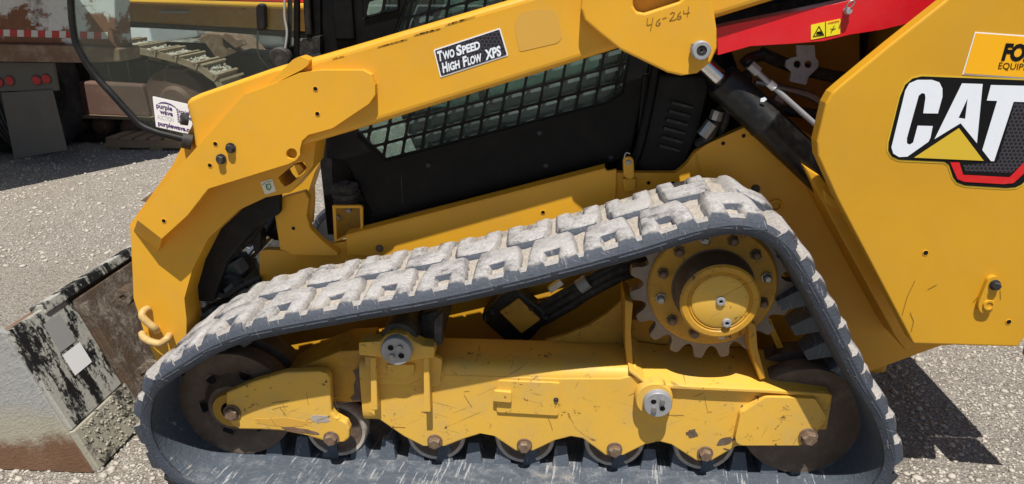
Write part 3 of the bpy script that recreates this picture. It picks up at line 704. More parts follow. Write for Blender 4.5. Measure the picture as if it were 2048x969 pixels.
# weld seam bead on the rear body
tube_px('weld_bead', [(1390,306,.469),(1394,330,.469),(1402,355,.469),(1418,378,.469),(1440,392,.469)], .003, 'yellow_paint', CH)
plate('tower_flange', [(1606,330),(1640,352),(1680,398),(1836,692),(1812,702),(1790,672),(1680,470)], .33, .14, 'yellow_paint', CH, .004)
plate('tower_tab', [(1648,380),(1690,420),(1682,426),(1650,405)], .26, .02, 'yellow_paint', CH, .003)
V, Fc = extrude_xz([[(1.31, .49), (1.47, .46), (1.47, .75), (1.31, .75)], [(1.41+.030*math.cos(i*.6283), .515+.030*math.sin(i*.6283)) for i in range(10)]], .16, .03)
mk('shadow_tip_plate', V, Fc, 'yellow_paint', CH, .004)  # out-of-view plate with a hole, added to cast the ground shadow's tip
box('rear_shadow_block', (1.0, .24, .60), (1.50, 1.70, 1.45), 'yellow_paint', CH, .03)  # unseen block behind the panel, added to carry the ground shadow's far edge

# ---- cab mount bracket and rubber mount
MB = plate('cab_mount_bracket', zG([(183,432),(345,432),(358,445),(358,575),(205,640),(195,640)]), .47, .012, 'yellow_paint', LD, .003, holes=[zG([(203,448),(340,448),(345,565),(210,625)])])
plate('bracket_back', zG([(195,440),(350,440),(352,575),(205,640)]), .55, .01, 'yellow_drive', MB, .002)
for x, y in zG([(278,460),(215,498),(300,582)]): bolt('bolt', x, y, .545, .007, .006, 'steel', MB)
c = P(*zG([(268,420)])[0], .52); c2 = P(*zG([(268,300)])[0], .52)
h = c2.z - c.z
RM = lathe('rubber_cab_mount', c, (0, 0, 1), [(0, 0), (.040, 0), (.042, h*.18), (.036, h*.22), (.036, h*.3), (.044, h*.34), (.045, h*.52), (.038, h*.56), (.036, h*.64), (.042, h*.70), (.042, h*.88), (.034, h*.92), (.012, h*.93), (.012, h*1.05), (0, h*1.05)], 'hose_rubber', LD, 32)

# ---- cab
CAB = plate('cab_side', [(640,-70),(640,110),(650,180),(652,316),(690,324),(702,344),(751,443),(1221,328),(1262,312),(1300,120),(1330,-70)], .535, .025, 'black_paint', LD, .004,
            holes=[[(830,-40),(712,262),(771,320),(1215,205),(1245,185),(1285,-40)], [(727,-40),(727,36),(797,18),(797,-40)]], label='black cab side panel with grid-guarded window')
def clip(poly, cl):
    if area2(cl) < 0: cl = cl[::-1]
    out = poly
    for i in range(len(cl)):
        a, b = Vector(cl[i]), Vector(cl[(i+1) % len(cl)]); e = b-a; inp = out; out = []
        for j in range(len(inp)):
            p, q = Vector(inp[j-1]), Vector(inp[j]); sp = e.x*(p.y-a.y)-e.y*(p.x-a.x); sq = e.x*(q.y-a.y)-e.y*(q.x-a.x)
            if (sp >= 0) != (sq >= 0):
                t = sp/(sp-sq); r = p.lerp(q, t); out.append((r.x, r.y))
            if sq >= 0: out.append((q.x, q.y))
        if len(out) < 3: return []
    return out
def guard(name, win, org, du, dv, Y, inset):
    """punched guard built cell by cell: every cell of the grid is a rim round its own rounded opening"""
    u, v = Vector((1, -.262))*du, Vector((-.185, 1))*dv; parts = []
    for i in range(-14, 18):
        for j in range(-12, 8):
            o_ = Vector(org) + u*i + v*j; cell = [tuple(o_), tuple(o_+u), tuple(o_+u+v), tuple(o_+v)]
            c_ = clip(cell, win)
            if len(c_) < 3: continue
            cc = []
            for p in c_:
                if not cc or (Vector(p)-Vector(cc[-1])).length > .6: cc.append(p)
            if (Vector(cc[0])-Vector(cc[-1])).length < .6: cc.pop()
            if len(cc) < 3: continue
            c2 = offset(cc, -inset); hs = []
            if abs(area2(cc)) > 300 and abs(area2(c2)) > 120 and (area2(c2) > 0) == (area2(cc) > 0): hs = [roundpoly(c2, 5, 3)]
            parts.append(extrude_xz([w2(cc, Y)] + [w2(h, Y) for h in hs], Y, .010))
    V, Fc = joinv(parts)
    o = mk(name, V, Fc, 'black_paint', CAB); bm = bmesh.new(); bm.from_mesh(o.data); bmesh.ops.remove_doubles(bm, verts=bm.verts, dist=.0006); bm.to_mesh(o.data); bm.free(); return o
W1 = [(830,-40),(712,262),(771,320),(1215,205),(1245,185),(1285,-40)]
W2 = [(727,-40),(727,36),(797,18),(797,-40)]
guard('window_guard', W1, (887, 257), 38.6, 36, .5245, 2.6)
guard('window_guard', W2, (764, 27), 36, 34, .5245, 2.6)
print_px('window_pane', offset(W1, 6), .566, 'cab_glass', CAB, th=.006); print_px('window_pane', offset(W2, 6), .566, 'cab_glass', CAB, th=.006)
for x, y in ((1079,266),(857,331),(1222,316),(1092,362-30)): lathe('panel_screw', P(x, y, .535), (0, 1, 0), [(0, -.006), (.005, -.006), (.008, -.004), (.009, .002)], 'bolt_black', CAB, 14)
box('panel_crease', (-.4875, .5335, P(782,355,.53).z-.09), (-.4850, .5365, P(782,355,.53).z), 'black_frame', CAB, 0)
plate('cab_understructure', [(646,170),(690,320),(752,446),(752,470),(700,470),(655,470),(640,330)], .585, .02, 'black_plastic', CAB, .003)
plate('cab_understructure', [(1210,140),(1330,100),(1330,372),(1210,372)], .60, .02, 'black_plastic', CAB, .003)
# shell: far side, back, floor, roof, post
xa, xb = P(640, 100, .53).x, P(1300, 120, .53).x
fw_ = w2(W1, .535)
V, Fc = extrude_xz([w2([(640,-70),(650,180),(702,344),(751,443),(1262,312),(1330,-70)], .535), fw_], 1.37, .025)
mk('cab_far_side', V, Fc, 'black_paint', CAB, .003)
V, Fc = extrude_xz([[(x, z) for x, z in fw_]], 1.385, .006); mk('window_pane', V, Fc, 'cab_glass', CAB)
z0 = .99
box('cab_back', (.33, .561, .90), (.36, 1.369, 1.62), 'black_plastic', CAB, 0)
box('cab_floor', (-.60, .561, .70), (.20, 1.369, .74), 'black_plastic', CAB, 0)
box('cab_roof', (-.68, .50, 1.70), (.42, 1.42, 1.80), 'black_paint', CAB, .02)
for x, y in ((-.66, .512), (-.66, 1.37), (.34, .512), (.34, 1.37)): box('cab_post', (x, y, 1.30), (x+.06, y+.04, 1.72), 'black_paint', CAB, .006)
SE = box('operator_seat', (-.10, .74, .745), (.22, 1.20, .98), 'seat_vinyl', LD, .05)
box('seat_back', (.16, .76, .97), (.27, 1.18, 1.50), 'seat_vinyl', SE, .05)
box('control_console', (-.42, .60, .76), (.12, .70, 1.08), 'tinted_grey', LD, .03)
tube('joystick', [(-.22, .65, 1.07), (-.24, .66, 1.14), (-.23, .66, 1.20)], [.012]*11, 'black_plastic', LD)
# front pillar details: mirror arm, wiper, light
plate('front_post', [(604,112),(612,70),(622,-60),(640,-60),(642,104)], .52, .05, 'black_paint', CAB, .006)
plate('hinge_arm', [(570,100),(598,86),(606,78),(640,72),(640,106),(606,112),(575,116)], .50, .03, 'black_frame', CAB, .008)
tube_px('gas_strut', [(611,-60,.50),(615,20,.50),(618,68,.50)], .011, 'hydraulic_black', CAB)
lathe('hinge_roller', P(563, 116, .49), (0, 1, 0), [(0, -.02), (.028, -.02), (.032, -.015), (.032, .02), (0, .02)], 'hose_rubber', CAB, 28)
# open glass door
DG = [(143,-60),(142,10),(149,75),(161,106),(186,146),(227,192),(263,232),(284,252),(314,265),(390,284),(430,305),(590,250),(592,-60)]
DR = plate('glass_door', DG, .50, .006, 'door_glass', LD, 0, label='open clear glass front door with black rubber edge')
tube_px('door_seal', [(x, y, .503) for x, y in ((143,-60),(142,10),(149,75),(161,106),(186,146),(227,192),(263,232),(284,252),(314,265),(345,273),(392,285))], .0105, 'black_plastic', DR)
tube_px('door_seal', [(516,62,.503),(515,95,.503),(522,118,.503),(545,142,.503)], .003, 'grey_body', DR)
plate('door_handle', [(510,14),(518,6),(528,10),(530,55),(524,64),(512,60)], .475, .03, 'black_plastic', DR, .008)
tube_px('washer_hose', [(571,-40,.49),(569,30,.49),(574,70,.49),(565,128,.49)], .0035, 'grey_body', DR)
V, Fc = tubev([P(594, y, .503) for y in (-60, 60, 240)], .010, 8); mk('door_frame', V, Fc, 'black_paint', DR, smooth=True)
tube_px('door_frame', [(580,-60,.52),(580,40,.52),(578,100,.52)], .007, 'black_paint', DR, sub=1)
# auction placard on the door
SG = [(305,193),(425,220),(432,281),(312,254)]
def sg(a, b): # placard coordinates 0..1
    p = Vector(SG[0]).lerp(Vector(SG[1]), a).lerp(Vector(SG[3]).lerp(Vector(SG[2]), a), b); return (p.x, p.y)
print_px('auction_placard', SG, .4965, 'paper_white', DR, rnd=2, th=.0025)
su, sv = Vector((120, 27)), Vector((-7, -61))
def stext(s, pt, size, wd, mat, bold=0.): text_px('placard_lettering', s, zA([pt])[0], tuple(su.normalized()), tuple(sv.normalized()*size), .4958, mat, DR, bold, width=wd)
stext('purple', (321, 614), 13.5, 33, 'ink_purple', .03); stext('wave', (341, 648), 13.5, 27, 'ink_purple', .03); stext('AUCTION', (328, 678), 13, 33, 'ink_grey', -.01)
stext('purplewave.com', (331, 714), 12.5, 80, 'ink_purple', .04)
stext('Straight.', (436, 642), 11, 36, 'ink_purple', .02); stext('Simple.', (440, 670), 11, 32, 'ink_purple', .02); stext('Sold.', (443, 697), 11, 22, 'ink_purple', .02)
arc = [(.07, .22), (.13, .135), (.21, .10), (.30, .12), (.37, .19), (.40, .27), (.355, .205), (.29, .165), (.21, .15), (.14, .17)]
print_px('placard_swoosh', [sg(a, b) for a, b in arc], .4958, 'ink_purple', DR, th=.0006)

# ---- engine side: louvred panel, post, bay
EP = plate('engine_side_panel', zE([(330,360),(640,370),(650,420),(600,640),(540,780),(490,835),(320,830),(290,780)]), .52, .02, 'black_plastic', LD, .006, label='black louvred engine side panel')
for k in range(6):
    x, y = zE([(470-12*k, 490+42*k)])[0]
    plate('louvre', [(x, y), (x+44, y+12), (x+42, y+17), (x-3, y+6)], .508, .012, 'black_frame', EP, .003)
tube_px('cab_rear_post', [(1312,130,.50),(1300,200,.50),(1280,290,.50),(1266,330,.50)], .016, 'black_paint', LD)
plate('engine_bay', [(1290,60),(1930,-80),(1930,420),(1290,430)], .80, .4, 'black_frame', LD, .01)
box('bay_shade_slab', (.30, .30, 1.66), (1.3, 1.66, 1.76), 'black_paint', LD, .02)  # unseen slab added above the bay to keep sun off the plate inside
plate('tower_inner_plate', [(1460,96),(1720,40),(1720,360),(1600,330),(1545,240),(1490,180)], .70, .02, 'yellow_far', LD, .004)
for pts, r, m in (([(1395,290,.50),(1420,270,.48),(1435,235,.48),(1450,215,.52),(1490,205,.58)], .015, 'hose_rubber'), ([(1440,290,.52),(1446,250,.50),(1462,210,.50),(1500,190,.56)], .014, 'hose_rubber'),
                  ([(1510,165,.50),(1560,176,.50),(1610,188,.50),(1640,205,.50),(1660,240,.52)], .011, 'steel'), ([(1480,230,.55),(1560,222,.54),(1650,232,.52)], .016, 'hose_rubber'),
                  ([(1520,105,.55),(1570,128,.55),(1650,150,.55),(1720,160,.55)], .018, 'hose_rubber'), ([(1380,140,.58),(1440,170,.56),(1500,150,.56)], .018, 'hose_rubber')):
    tube_px('hydraulic_hose', pts, r, m, LD)
for p, q in (((1404,272,.47),(1424,246,.47)), ((1436,222,.47),(1430,240,.47)), ((1546,196,.49),(1562,206,.49))): tube_px('hose_fitting', [p, q], .019, 'steel', LD, sub=1, seg=8)
tube_px('steel_pipe', [(1505,135,.36),(1540,168,.36),(1600,222,.36),(1660,275,.36)], .0075, 'zinc', LD)
tube_px('pipe_nut', [(1500,130,.36),(1516,145,.36)], .014, 'zinc', LD, sub=1, seg=6); tube_px('pipe_sleeve', [(1538,166,.36),(1549,176,.36)], .011, 'paper_white', LD, sub=1)
tube_px('pipe_elbow', [(1488,128,.37),(1500,118,.38),(1520,112,.42)], .016, 'hydraulic_black', LD)
plate('hose_clamp_plate', zE([(1072,220),(1160,220),(1165,280),(1180,300),(1176,330),(1160,345),(1130,375),(1120,412),(1080,405),(1040,395),(1048,350),(1020,325),(1022,295),(1050,280),(1075,275)]), .44, .012, 'zinc', LD, .003,
      holes=[circ_px(*zE([(1077,313)])[0], 7.5), circ_px(*zE([(1130,313)])[0], 7.5)])

# ---- lift cylinder
ca, cb = P(1442, 160, .40), P(1690, 395, .40)
d = (cb-ca).normalized()
CY_ = lathe('lift_cylinder', ca, d, [(0, -.005), (.036, -.005), (.048, 0), (.051, .006), (.051, .17), (.0525, .172), (.0525, .18), (.051, .182), (.051, .46), (0, .46)], 'hydraulic_black', LD, 40, label='black hydraulic lift cylinder')
lathe('cylinder_rod', ca, d, [(.024, -.10), (.024, 0)], 'chrome', CY_, 28)
print_px('paint_dab', zE([(900,478),(920,472),(930,482),(915,495),(898,494)]), .347, 'ink_white', CY_, th=.001)

# ---- lift arm
ARM = plate('lift_arm', [(367,203),(396,189),(537,140),(621,118),(1029,-2),(1440,-124),(1900,-262),(1900,-108),(1440,35),(1240,97),(851,218),(690,268),(625,287),(480,330),(388,303),(383,262)], .27, .13, 'yellow_paint', LD, .018, seg=4, label='yellow lift arm beam with decal')
KN = plate('knee_plate', zB([(85,540),(100,800),(106,960)]) + [(290,670),(318,735),(372,700),(373,640)] + zB([(395,960),(440,800),(530,620),(700,460),(860,385),(1000,357),(1050,300),(1128,205),(1145,70),(1100,-20),(500,-150),(330,200)]), .315, .10, 'yellow_paint', ARM, .004,
           holes=[zB([(930,272),(945,300),(968,325),(1000,310),(1080,245),(1092,215),(1078,185),(1050,182),(1010,200)])])
KA = plate('knee_cover_plate', [(487,190),(537,172),(597,147),(640,141),(725,141),(742,150),(750,170),(750,190),(738,208),(665,257),(640,264),(617,270),(604,282),(600,298),(600,310),(592,321),(578,328),(416,378),(374,432),(323,478),(274,440),(346,348)], .245, .025, 'yellow_paint', ARM, .004, seg=3, holes=[circ_px(583, 308, 11, 20)])
# bent end of the cover plate
a, b = P(274, 440, .247), P(323, 478, .247); c, d2 = P(316, 505, .315), P(266, 462, .315)
V = [a, b, c, d2] + [v + Vector((.003, .012, .006)) for v in (a, b, c, d2)]
mk('plate_flange', V, [(0,3,2,1),(4,5,6,7),(0,1,5,4),(1,2,6,5),(2,3,7,6),(3,0,4,7)], 'yellow_paint', ARM, .003)
for x, y in ((631,178),(635,228),(431,288),(420,331),(328,442)): hole(x, y, .245, ARM, .0058)
for x, y in ((462,296),(443,318)): bolt('bolt', x, y, .245, .0115, .016, 'bolt_black', ARM)
plate('arm_tab', zA([(955,485),(1100,340),(1140,322),(1195,345),(1185,372),(1150,400),(1010,470),(985,490)]), .25, .05, 'yellow_paint', ARM, .008, rnd=4)
plate('slot_pin', zB([(1018,200),(1050,195),(1078,230),(1045,265)]), .33, .03, 'yellow_paint', ARM, .003)
tube_px('arm_bumper', [(376,240,.30),(362,238,.29)], .017, 'bolt_black', ARM, sub=1, seg=14); tube_px('arm_bumper', [(384,285,.30),(364,281,.29)], .022, 'hose_rubber', ARM, sub=1, seg=16)
print_px('inspection_label', zB([(828,298),(895,280),(918,350),(855,370)]), .3135, 'label_cream', ARM, rnd=2)
print_px('label_shield', zB([(858,312),(884,306),(892,330),(884,344),(872,346),(862,336)]), .3125, 'ink_green', ARM, holes=[zB([(863,316),(881,311),(887,328),(881,339),(872,341),(866,333)])], th=.0008)
text_px('label_lettering', 'S', zB([(867,338)])[0], (9, -2), (-2.5, -9), .3125, 'ink_green', ARM)
stroke_px('label_lettering', [zB([(840,314),(860,300)]), zB([(866,298),(892,292)])], .3125, 1.2, 'ink_green', ARM)
# step hooks on the front plate
tube_px('step_hook', [(296,618,.31),(286,624,.285),(285,634,.275),(296,646,.275),(311,658,.28),(314,664,.31)], .0115, 'cream_paint', ARM)
tube_px('step_hook', [(284,668,.31),(288,676,.285),(302,684,.275),(320,687,.275),(334,678,.28),(338,672,.31)], .0115, 'cream_paint', ARM)
# arm decals
DQ = zD([(808,303),(1212,170),(1262,338),(850,472)])
print_px('speed_decal_border', DQ, .2685, 'paper_white', ARM, rnd=3); print_px('speed_decal', offset(DQ, -2.6), .2675, 'honeycomb_black', ARM, rnd=2, th=.0008)
for s, x0, x1, big, base in (('T', 838, 868, 1, 0), ('WO', 869, 940, 0, 0), ('S', 950, 984, 1, 0), ('PEED', 985, 1095, 0, 0), ('H', 866, 899, 1, 1), ('IGH', 901, 972, 0, 1), ('F', 990, 1017, 1, 1), ('LOW', 1018, 1105, 0, 1), ('XPS', 1124, 1222, 1, 1)):
    yb = 372-(x0-840)*.305 if base == 0 else 441-(x0-868)*.300
    h = (27 if big else 21.5); v = Vector((-.16, -1)).normalized()*h
    text_px('decal_lettering', s, zD([(x0, yb)])[0], (.955, -.29), tuple(v), .2668, 'ink_white', ARM, .045, .05, width=(x1-x0)*.33*1.03)
for (xa_, ya_), (xb2, yb2), w_ in (((468,288),(650,238),5), ((690,216),(850,174),7), ((880,155),(1060,100),6), ((196,358),(268,340),4)):
    rr = random.Random(int(xa_)); top, bot = [], []
    for i in range(26):
        t = i/25; x_, y_ = xa_+(xb2-xa_)*t, ya_+(yb2-ya_)*t; hh = w_*rr.random()**1.6*math.sin(math.pi*t)**.5 + .6
        top.append((x_, y_-hh)); bot.append((x_, y_+hh*.5+.4))
    print_px('paint_chip', zD(top + bot[::-1]), .2684, 'ink_black' if w_ > 4 else 'pencil', ARM, th=.0008)
print_px('label_residue', zD([(1300,130),(1345,75),(1430,58),(1540,60),(1565,110),(1588,230),(1560,262),(1330,315),(1312,240)]), .2690, 'residue', ARM, rnd=5, th=.0007)

# ---- upper pivot plate with pin and hand writing
PV = plate('pivot_plate', [(1178,-70),(1165,-5),(1162,18),(1170,42),(1200,68),(1240,100),(1335,146),(1362,152),(1395,147),(1422,125),(1434,98),(1434,60),(1425,0),(1420,-70)], .225, .045, 'yellow_paint', LD, .006, seg=3,
           holes=[[(1268,-30),(1266,12),(1274,24),(1290,27),(1360,4),(1372,-8),(1372,-30)]])
c = P(1400, 100, .225)
lathe('pivot_pin', (c.x, 0, c.z), (0, 1, 0), [(0, .206), (.004, .206), (.0045, .203), (.012, .203), (.013, .200), (.021, .200), (.0235, .203), (.0235, .23)], None, PV, 32, mats=['ink_black', 'zinc', 'bolt_black'], pm=[0, 1, 2, 2, 1, 1, 1])
tube_px('pin_clip', [(1386,88,.215),(1383,100,.215),(1386,111,.215)], .004, 'steel', PV)
HW = [[(352,90),(348,118),(352,125),(368,118)], [(378,88),(372,120),(366,150)], [(412,92),(398,105),(392,120),(398,126),(410,122),(414,112),(404,112)], [(424,92),(443,86)],
      [(462,68),(475,60),(482,64),(476,80),(458,102),(480,98),(490,94)], [(512,58),(498,75),(494,90),(502,95),(514,88),(512,78),(500,82)], [(528,52),(526,66),(540,66),(556,62)], [(550,34),(548,60),(544,82)]]
stroke_px('handwriting', [zE(l) for l in HW], .2240, 1.5, 'pencil', PV)

# ---- red lift-arm brace
RB = plate('arm_brace', zE([(683,137),(760,120),(1000,72),(1250,22),(1330,2)]) + [(1720,-4),(1880,-28),(1884,26),(1856,38),(1765,60),(1700,70),(1646,83),(1584,88),(1501,93),(1436,111)], .30, .09, 'red_paint', LD, .010, seg=3, label='red steel lift-arm brace')
print_px('warning_decal', zE([(1143,122),(1286,92),(1284,166),(1143,194)]), .2985, 'warn_yellow', RB, rnd=2)
T1 = zE([(1182,125),(1152,180),(1208,172)])
print_px('warning_triangle', T1, .2975, 'ink_black', RB, holes=[offset(T1, -1.6)], th=.0006)
print_px('warning_pictogram', zE([(1168,168),(1172,155),(1190,152),(1198,162),(1198,170)]), .2975, 'ink_black', RB, th=.0006)
stroke_px('warning_pictogram', [zE([(1240,160),(1256,125)]), zE([(1238,140),(1250,145),(1262,138)]), zE([(1214,108),(1214,180)])], .2975, 1.3, 'ink_black', RB)
text_px('warning_lettering', 'WARNING', zE([(1226,118)])[0], (4.6, -1), (.6, -4.6), .2975, 'ink_red', RB, .04)
lathe('brace_pin', P(1693, 22, .30), (0, 1, 0), [(0, -.02), (.007, -.02), (.009, -.016), (.009, .005)], 'zinc', RB, 18)
tube_px('cotter_pin', [(1690,20,.28),(1696,8,.28),(1704,2,.28),(1709,6,.28),(1702,16,.28)], .0022, 'steel', RB)

# ---- rear tower panel with emblem
TP = plate('tower_panel', [(1975,-80)] + [(1893,0),(1778,91),(1680,172),(1664,186),(1652,207),(1634,284),(1636,312),(1674,397),(1827,689),(2036,695),(2046,682),(2105,560),(2120,-80)], .15, .05, 'yellow_panel', LD, .006, seg=3, label='large yellow rear tower panel with black and white emblem')
DK = zF([(430,690),(485,470),(510,412),(545,382),(590,371),(1085,390),(1400,402),(1400,600),(1210,760),(1075,893),(1045,908),(1000,912),(800,900),(760,885),(742,860),(722,800),(700,785),(480,775),(445,760),(428,730)])
print_px('emblem_border', offset(DK, 3.2), .1488, 'ink_gold', TP, th=.0010); print_px('emblem_ground', DK, .1478, 'ink_black', TP, th=.0008)
print_px('emblem_honeycomb', zF([(1040,500),(1390,510),(1390,600),(1020,840),(800,830),(790,800),(955,790)]), .1471, 'honeycomb_black', TP, th=.0006)
CL = [(443,715),(510,440),(530,405),(570,388),(640,388),(675,400),(690,430),(690,470),(668,551),(597,550),(608,475),(605,455),(590,452),(575,465),(518,670),(518,695),(532,702),(548,692),(570,610),(643,612),(632,668),(622,688),(520,760),(480,762),(452,745)]
print_px('emblem_letter', zF(CL), .1465, 'ink_white', TP, th=.0006)
print_px('emblem_letter', zF([(652,675),(785,405),(885,408),(857,695),(778,598)]), .1465, 'ink_white', TP, holes=[zF([(768,572),(812,478),(800,577)])], th=.0006)
print_px('emblem_letter', zF([(905,488),(925,413),(1300,422),(1290,502),(1035,494),(940,782),(925,782),(883,728),(955,490)]), .1462, 'ink_white', TP, th=.0006)
print_px('emblem_triangle', zF([(553,765),(770,622),(890,780)]), .1460, 'ink_gold', TP, th=.0006)
print_px('emblem_chevron', zF([(728,788),(772,788),(790,848),(1015,860),(1200,672),(1216,720),(1035,888),(985,893),(795,882),(762,868)]), .1460, 'ink_red', TP, th=.0006)
DQ2 = zF([(848,155),(1400,195),(1400,402),(1085,383),(786,362)])
print_px('dealer_decal_border', DQ2, .1486, 'paper_white', TP, th=.0009); print_px('dealer_decal', offset(DQ2, -2.6), .1474, 'ink_amber', TP, th=.0006)
o1, o2 = zF([(975,290), (960,334)])
text_px('dealer_lettering', 'FOLEY', o1, (1, .04), (9, -45), .1464, 'ink_black', TP, .05, .1, .92, width=104)
text_px('dealer_lettering', 'EQUIPMENT', o2, (1, .05), (3, -18.5), .1464, 'ink_black', TP, .0, .05, width=98)
for x, y in ((1851,506),(2017,644)): hole(x, y, .15, TP, .0065)
lk = roundpoly([(1978,556),(1996,552),(2002,575),(1990,615),(1982,628),(1960,626),(1956,610),(1968,580)], 10, 4)
plate('panel_latch', lk, .137, .014, 'yellow_panel', TP, .004)
bolt('bolt', 1989, 570, .137, .0115, .016, 'bolt_black', TP)
lathe('latch_button', P(1977, 610, .137), (0, 1, 0), [(0, -.002), (.008, -.002), (.009, -.005), (.014, -.005), (.016, .002)], 'yellow_panel', TP, 24)
for l_ in ([(360,332),(335,385),(320,440)], [(345,432),(356,460),(348,492)], [(400,360),(428,345)], [(542,400),(566,372)], [(626,350),(628,390)]): stroke_px('paint_scratch', [zL(l_)], .1490, 1.2, 'pencil', TP)

# ---- inside the front arm curve: coupler, tilt cylinder, hoses
QC = plate('coupler_plate', [(290,640),(330,600),(420,520),(520,610),(520,700),(360,740),(310,730)], .62, .5, 'grime', LD, .02, label='dirty black quick coupler plate')
plate('arm_inner_web', zB([(385,985),(425,800),(515,620),(690,450),(850,370),(940,360),(940,480),(800,560),(640,760),(560,985)]), .405, .03, 'black_plastic', QC, .01)
ta, tb = P(566, 440, .62), P(500, 512, .60)
TC = lathe('tilt_cylinder', ta, (tb-ta), [(0, -.03), (.038, -.03), (.042, -.02), (.042, .055), (.036, .065), (0, .065)], 'hydraulic_black', LD, 28)
lathe('tilt_rod', ta, (tb-ta), [(.018, .05), (.018, .17)], 'chrome', TC, 24)
lathe('rod_eye', P(478, 528, .60), (0, 1, 0), [(0, -.03), (.018, -.03), (.02, -.034), (.045, -.034), (.048, -.03), (.048, .04), (0, .04)], 'grime', TC, 28)
plate('rod_lug', [(440,520),(470,500),(500,505),(520,560),(505,590),(470,560)], .62, .06, 'greasy_valve', QC, .01)
for pts, r in (([(430,590,.50),(460,560,.48),(490,580,.48),(530,600,.50)], .022), ([(395,620,.52),(430,600,.50),(480,620,.48),(525,640,.5)], .022), ([(400,575,.55),(420,545,.53),(450,520,.55)], .012), ([(440,470,.5),(480,440,.5),(540,410,.5)], .022)):
    tube_px('hydraulic_hose', pts, r, 'hose_rubber', LD)
plate('coupler_valve', [(438,620),(482,580),(500,592),(505,610),(460,645)], .44, .12, 'greasy_valve', QC, .012)
plate('coupler_valve', [(412,582),(424,560),(432,566),(430,590),(445,598),(416,612)], .46, .05, 'steel', QC, .005)
plate('hose_tag', [(384,608),(409,605),(410,615),(388,619)], .44, .02, 'paper_white', QC, .002)
for q in ((420, 600), (455, 585), (395, 640), (440, 655)): tube_px('hose_fitting', [(q[0], q[1], .46), (q[0]+16, q[1]-14, .46)], .016, 'steel', QC, sub=1, seg=6)
for pts, Y, th, m in (([(398,560),(412,540),(440,548),(446,566),(424,580)], .47, .05, 'steel'), ([(445,540),(472,526),(486,548),(462,566)], .50, .06, 'greasy_valve'), ([(470,600),(512,566),(520,584),(486,618)], .43, .06, 'greasy_valve'), ([(392,640),(425,618),(436,640),(400,664)], .43, .06, 'greasy_valve'),
                      ([(500,470),(520,462),(524,500),(508,506)], .50, .05, 'black_frame'), ([(420,520),(436,508),(446,522),(430,534)], .52, .05, 'steel')): plate('coupler_fitting', pts, Y, th, m, QC, .006)
for pts, r in (([(392,600,.44),(420,586,.43),(452,592,.43),(482,574,.44),(522,556,.46)], .009), ([(404,566,.46),(432,540,.45),(462,512,.46),(498,480,.5),(530,440,.5)], .011), ([(400,646,.42),(440,634,.41),(480,640,.42)], .012)): tube_px('hydraulic_hose', pts, r, 'hose_rubber', QC)
# far-side lift arm and knee
V, Fc = extrude_xz([w2(zB([(85,540),(100,800),(106,960)]) + [(290,670),(318,735),(372,700),(373,640)] + zB([(395,960),(440,800),(530,620),(700,460),(860,385),(1000,357),(1050,300),(1145,70),(1100,-20),(500,-150),(330,200)]), .315)], 1.52, .10)
mk('lift_arm_knee', V, Fc, 'yellow_paint', LD, .004)
V, Fc = extrude_xz([w2([(367,203),(537,140),(1029,-2),(1900,-262),(1900,-108),(851,218),(625,287),(480,330),(388,303)], .27)], 1.52, .13)
mk('lift_arm', V, Fc, 'yellow_paint', LD, .012, label='far-side yellow lift arm beam')

# ================================================================== BUCKET
BK = root('loader_bucket', (-1.5, .9, 0), 'mud-caked loader bucket with rusty lower edge lying on the gravel', 'bucket')
pA, pB = P(5, 668, .14), P(188, 951, .14)
zt = pA.z; xt, xb_ = pA.x, pB.x
side = [(xb_, .004), (xt, zt), (xt-.03, zt+.015), (xt-.14, zt+.02), (xt-.62, .10), (xt-.62, .004)]
for y, th in ((.14, .022), (1.77, .022)):
    V, Fc = extrude_xz([side], y, th); mk('bucket_side', V, Fc, 'bucket_side', BK, .003)
nrm = Vector((zt-.004, 0, xb_-xt)).normalized()   # outward normal of the back shell
def shell_quad(name, y0, y1, s0, s1, h0, h1, mat, bevel=.004):
    """slab on the sloping back: s along the slope from heel (0) to top (1), h height out of it"""
    V = []
    for h in (h0, h1):
        for y, s in ((y0, s0), (y1, s0), (y1, s1), (y0, s1)):
            V.append(Vector((xb_+(xt-xb_)*s, y, .004+(zt-.004)*s)) + nrm*h)
    return mk(name, V, [(0,3,2,1),(4,5,6,7),(0,1,5,4),(1,2,6,5),(2,3,7,6),(3,0,4,7)], mat, BK, bevel)
shell_quad('back_shell', .162, 1.77, .0, 1.0, -.05, -.012, 'rust_plate')
shell_quad('back_plate', .150, .425, .30, 1.0, -.012, .012, 'bucket_shell'); shell_quad('heel_plate', .145, .435, .0, .297, -.012, .020, 'bucket_heel')
shell_quad('back_plate', 1.45, 1.765, .0, 1.0, -.012, .012, 'bucket_shell')
shell_quad('top_rail', .30, 1.75, .965, 1.03, -.03, .020, 'bucket_shell')
shell_quad('coupler_face', .427, 1.44, .05, .94, -.014, .02, 'coupler_mud')
shell_quad('coupler_rail', .427, .46, .05, .90, .02, .045, 'coupler_mud')
shell_quad('cutting_edge', .15, 1.76, -.05, .0, -.06, .0, 'rust_plate')
c = [Vector((xb_+(xt-xb_)*s, y, .004+(zt-.004)*s)) + nrm*.0135 for y, s in ((.27, .72), (.35, .72), (.35, .92), (.27, .92))]
mk('serial_label', c, [(0, 1, 2, 3)], 'label_grey', BK)
c = [Vector((xb_+(xt-xb_)*s, y, .004+(zt-.004)*s)) + nrm*.0135 for y, s in ((.27, .55), (.36, .55), (.36, .70), (.27, .70))]
mk('serial_label', c, [(0, 1, 2, 3)], 'paper_white', BK)
plate('top_gusset', [(280,402),(318,376),(350,348),(356,366),(330,392),(300,408)], 1.42, .03, 'rust_plate', BK, .004)
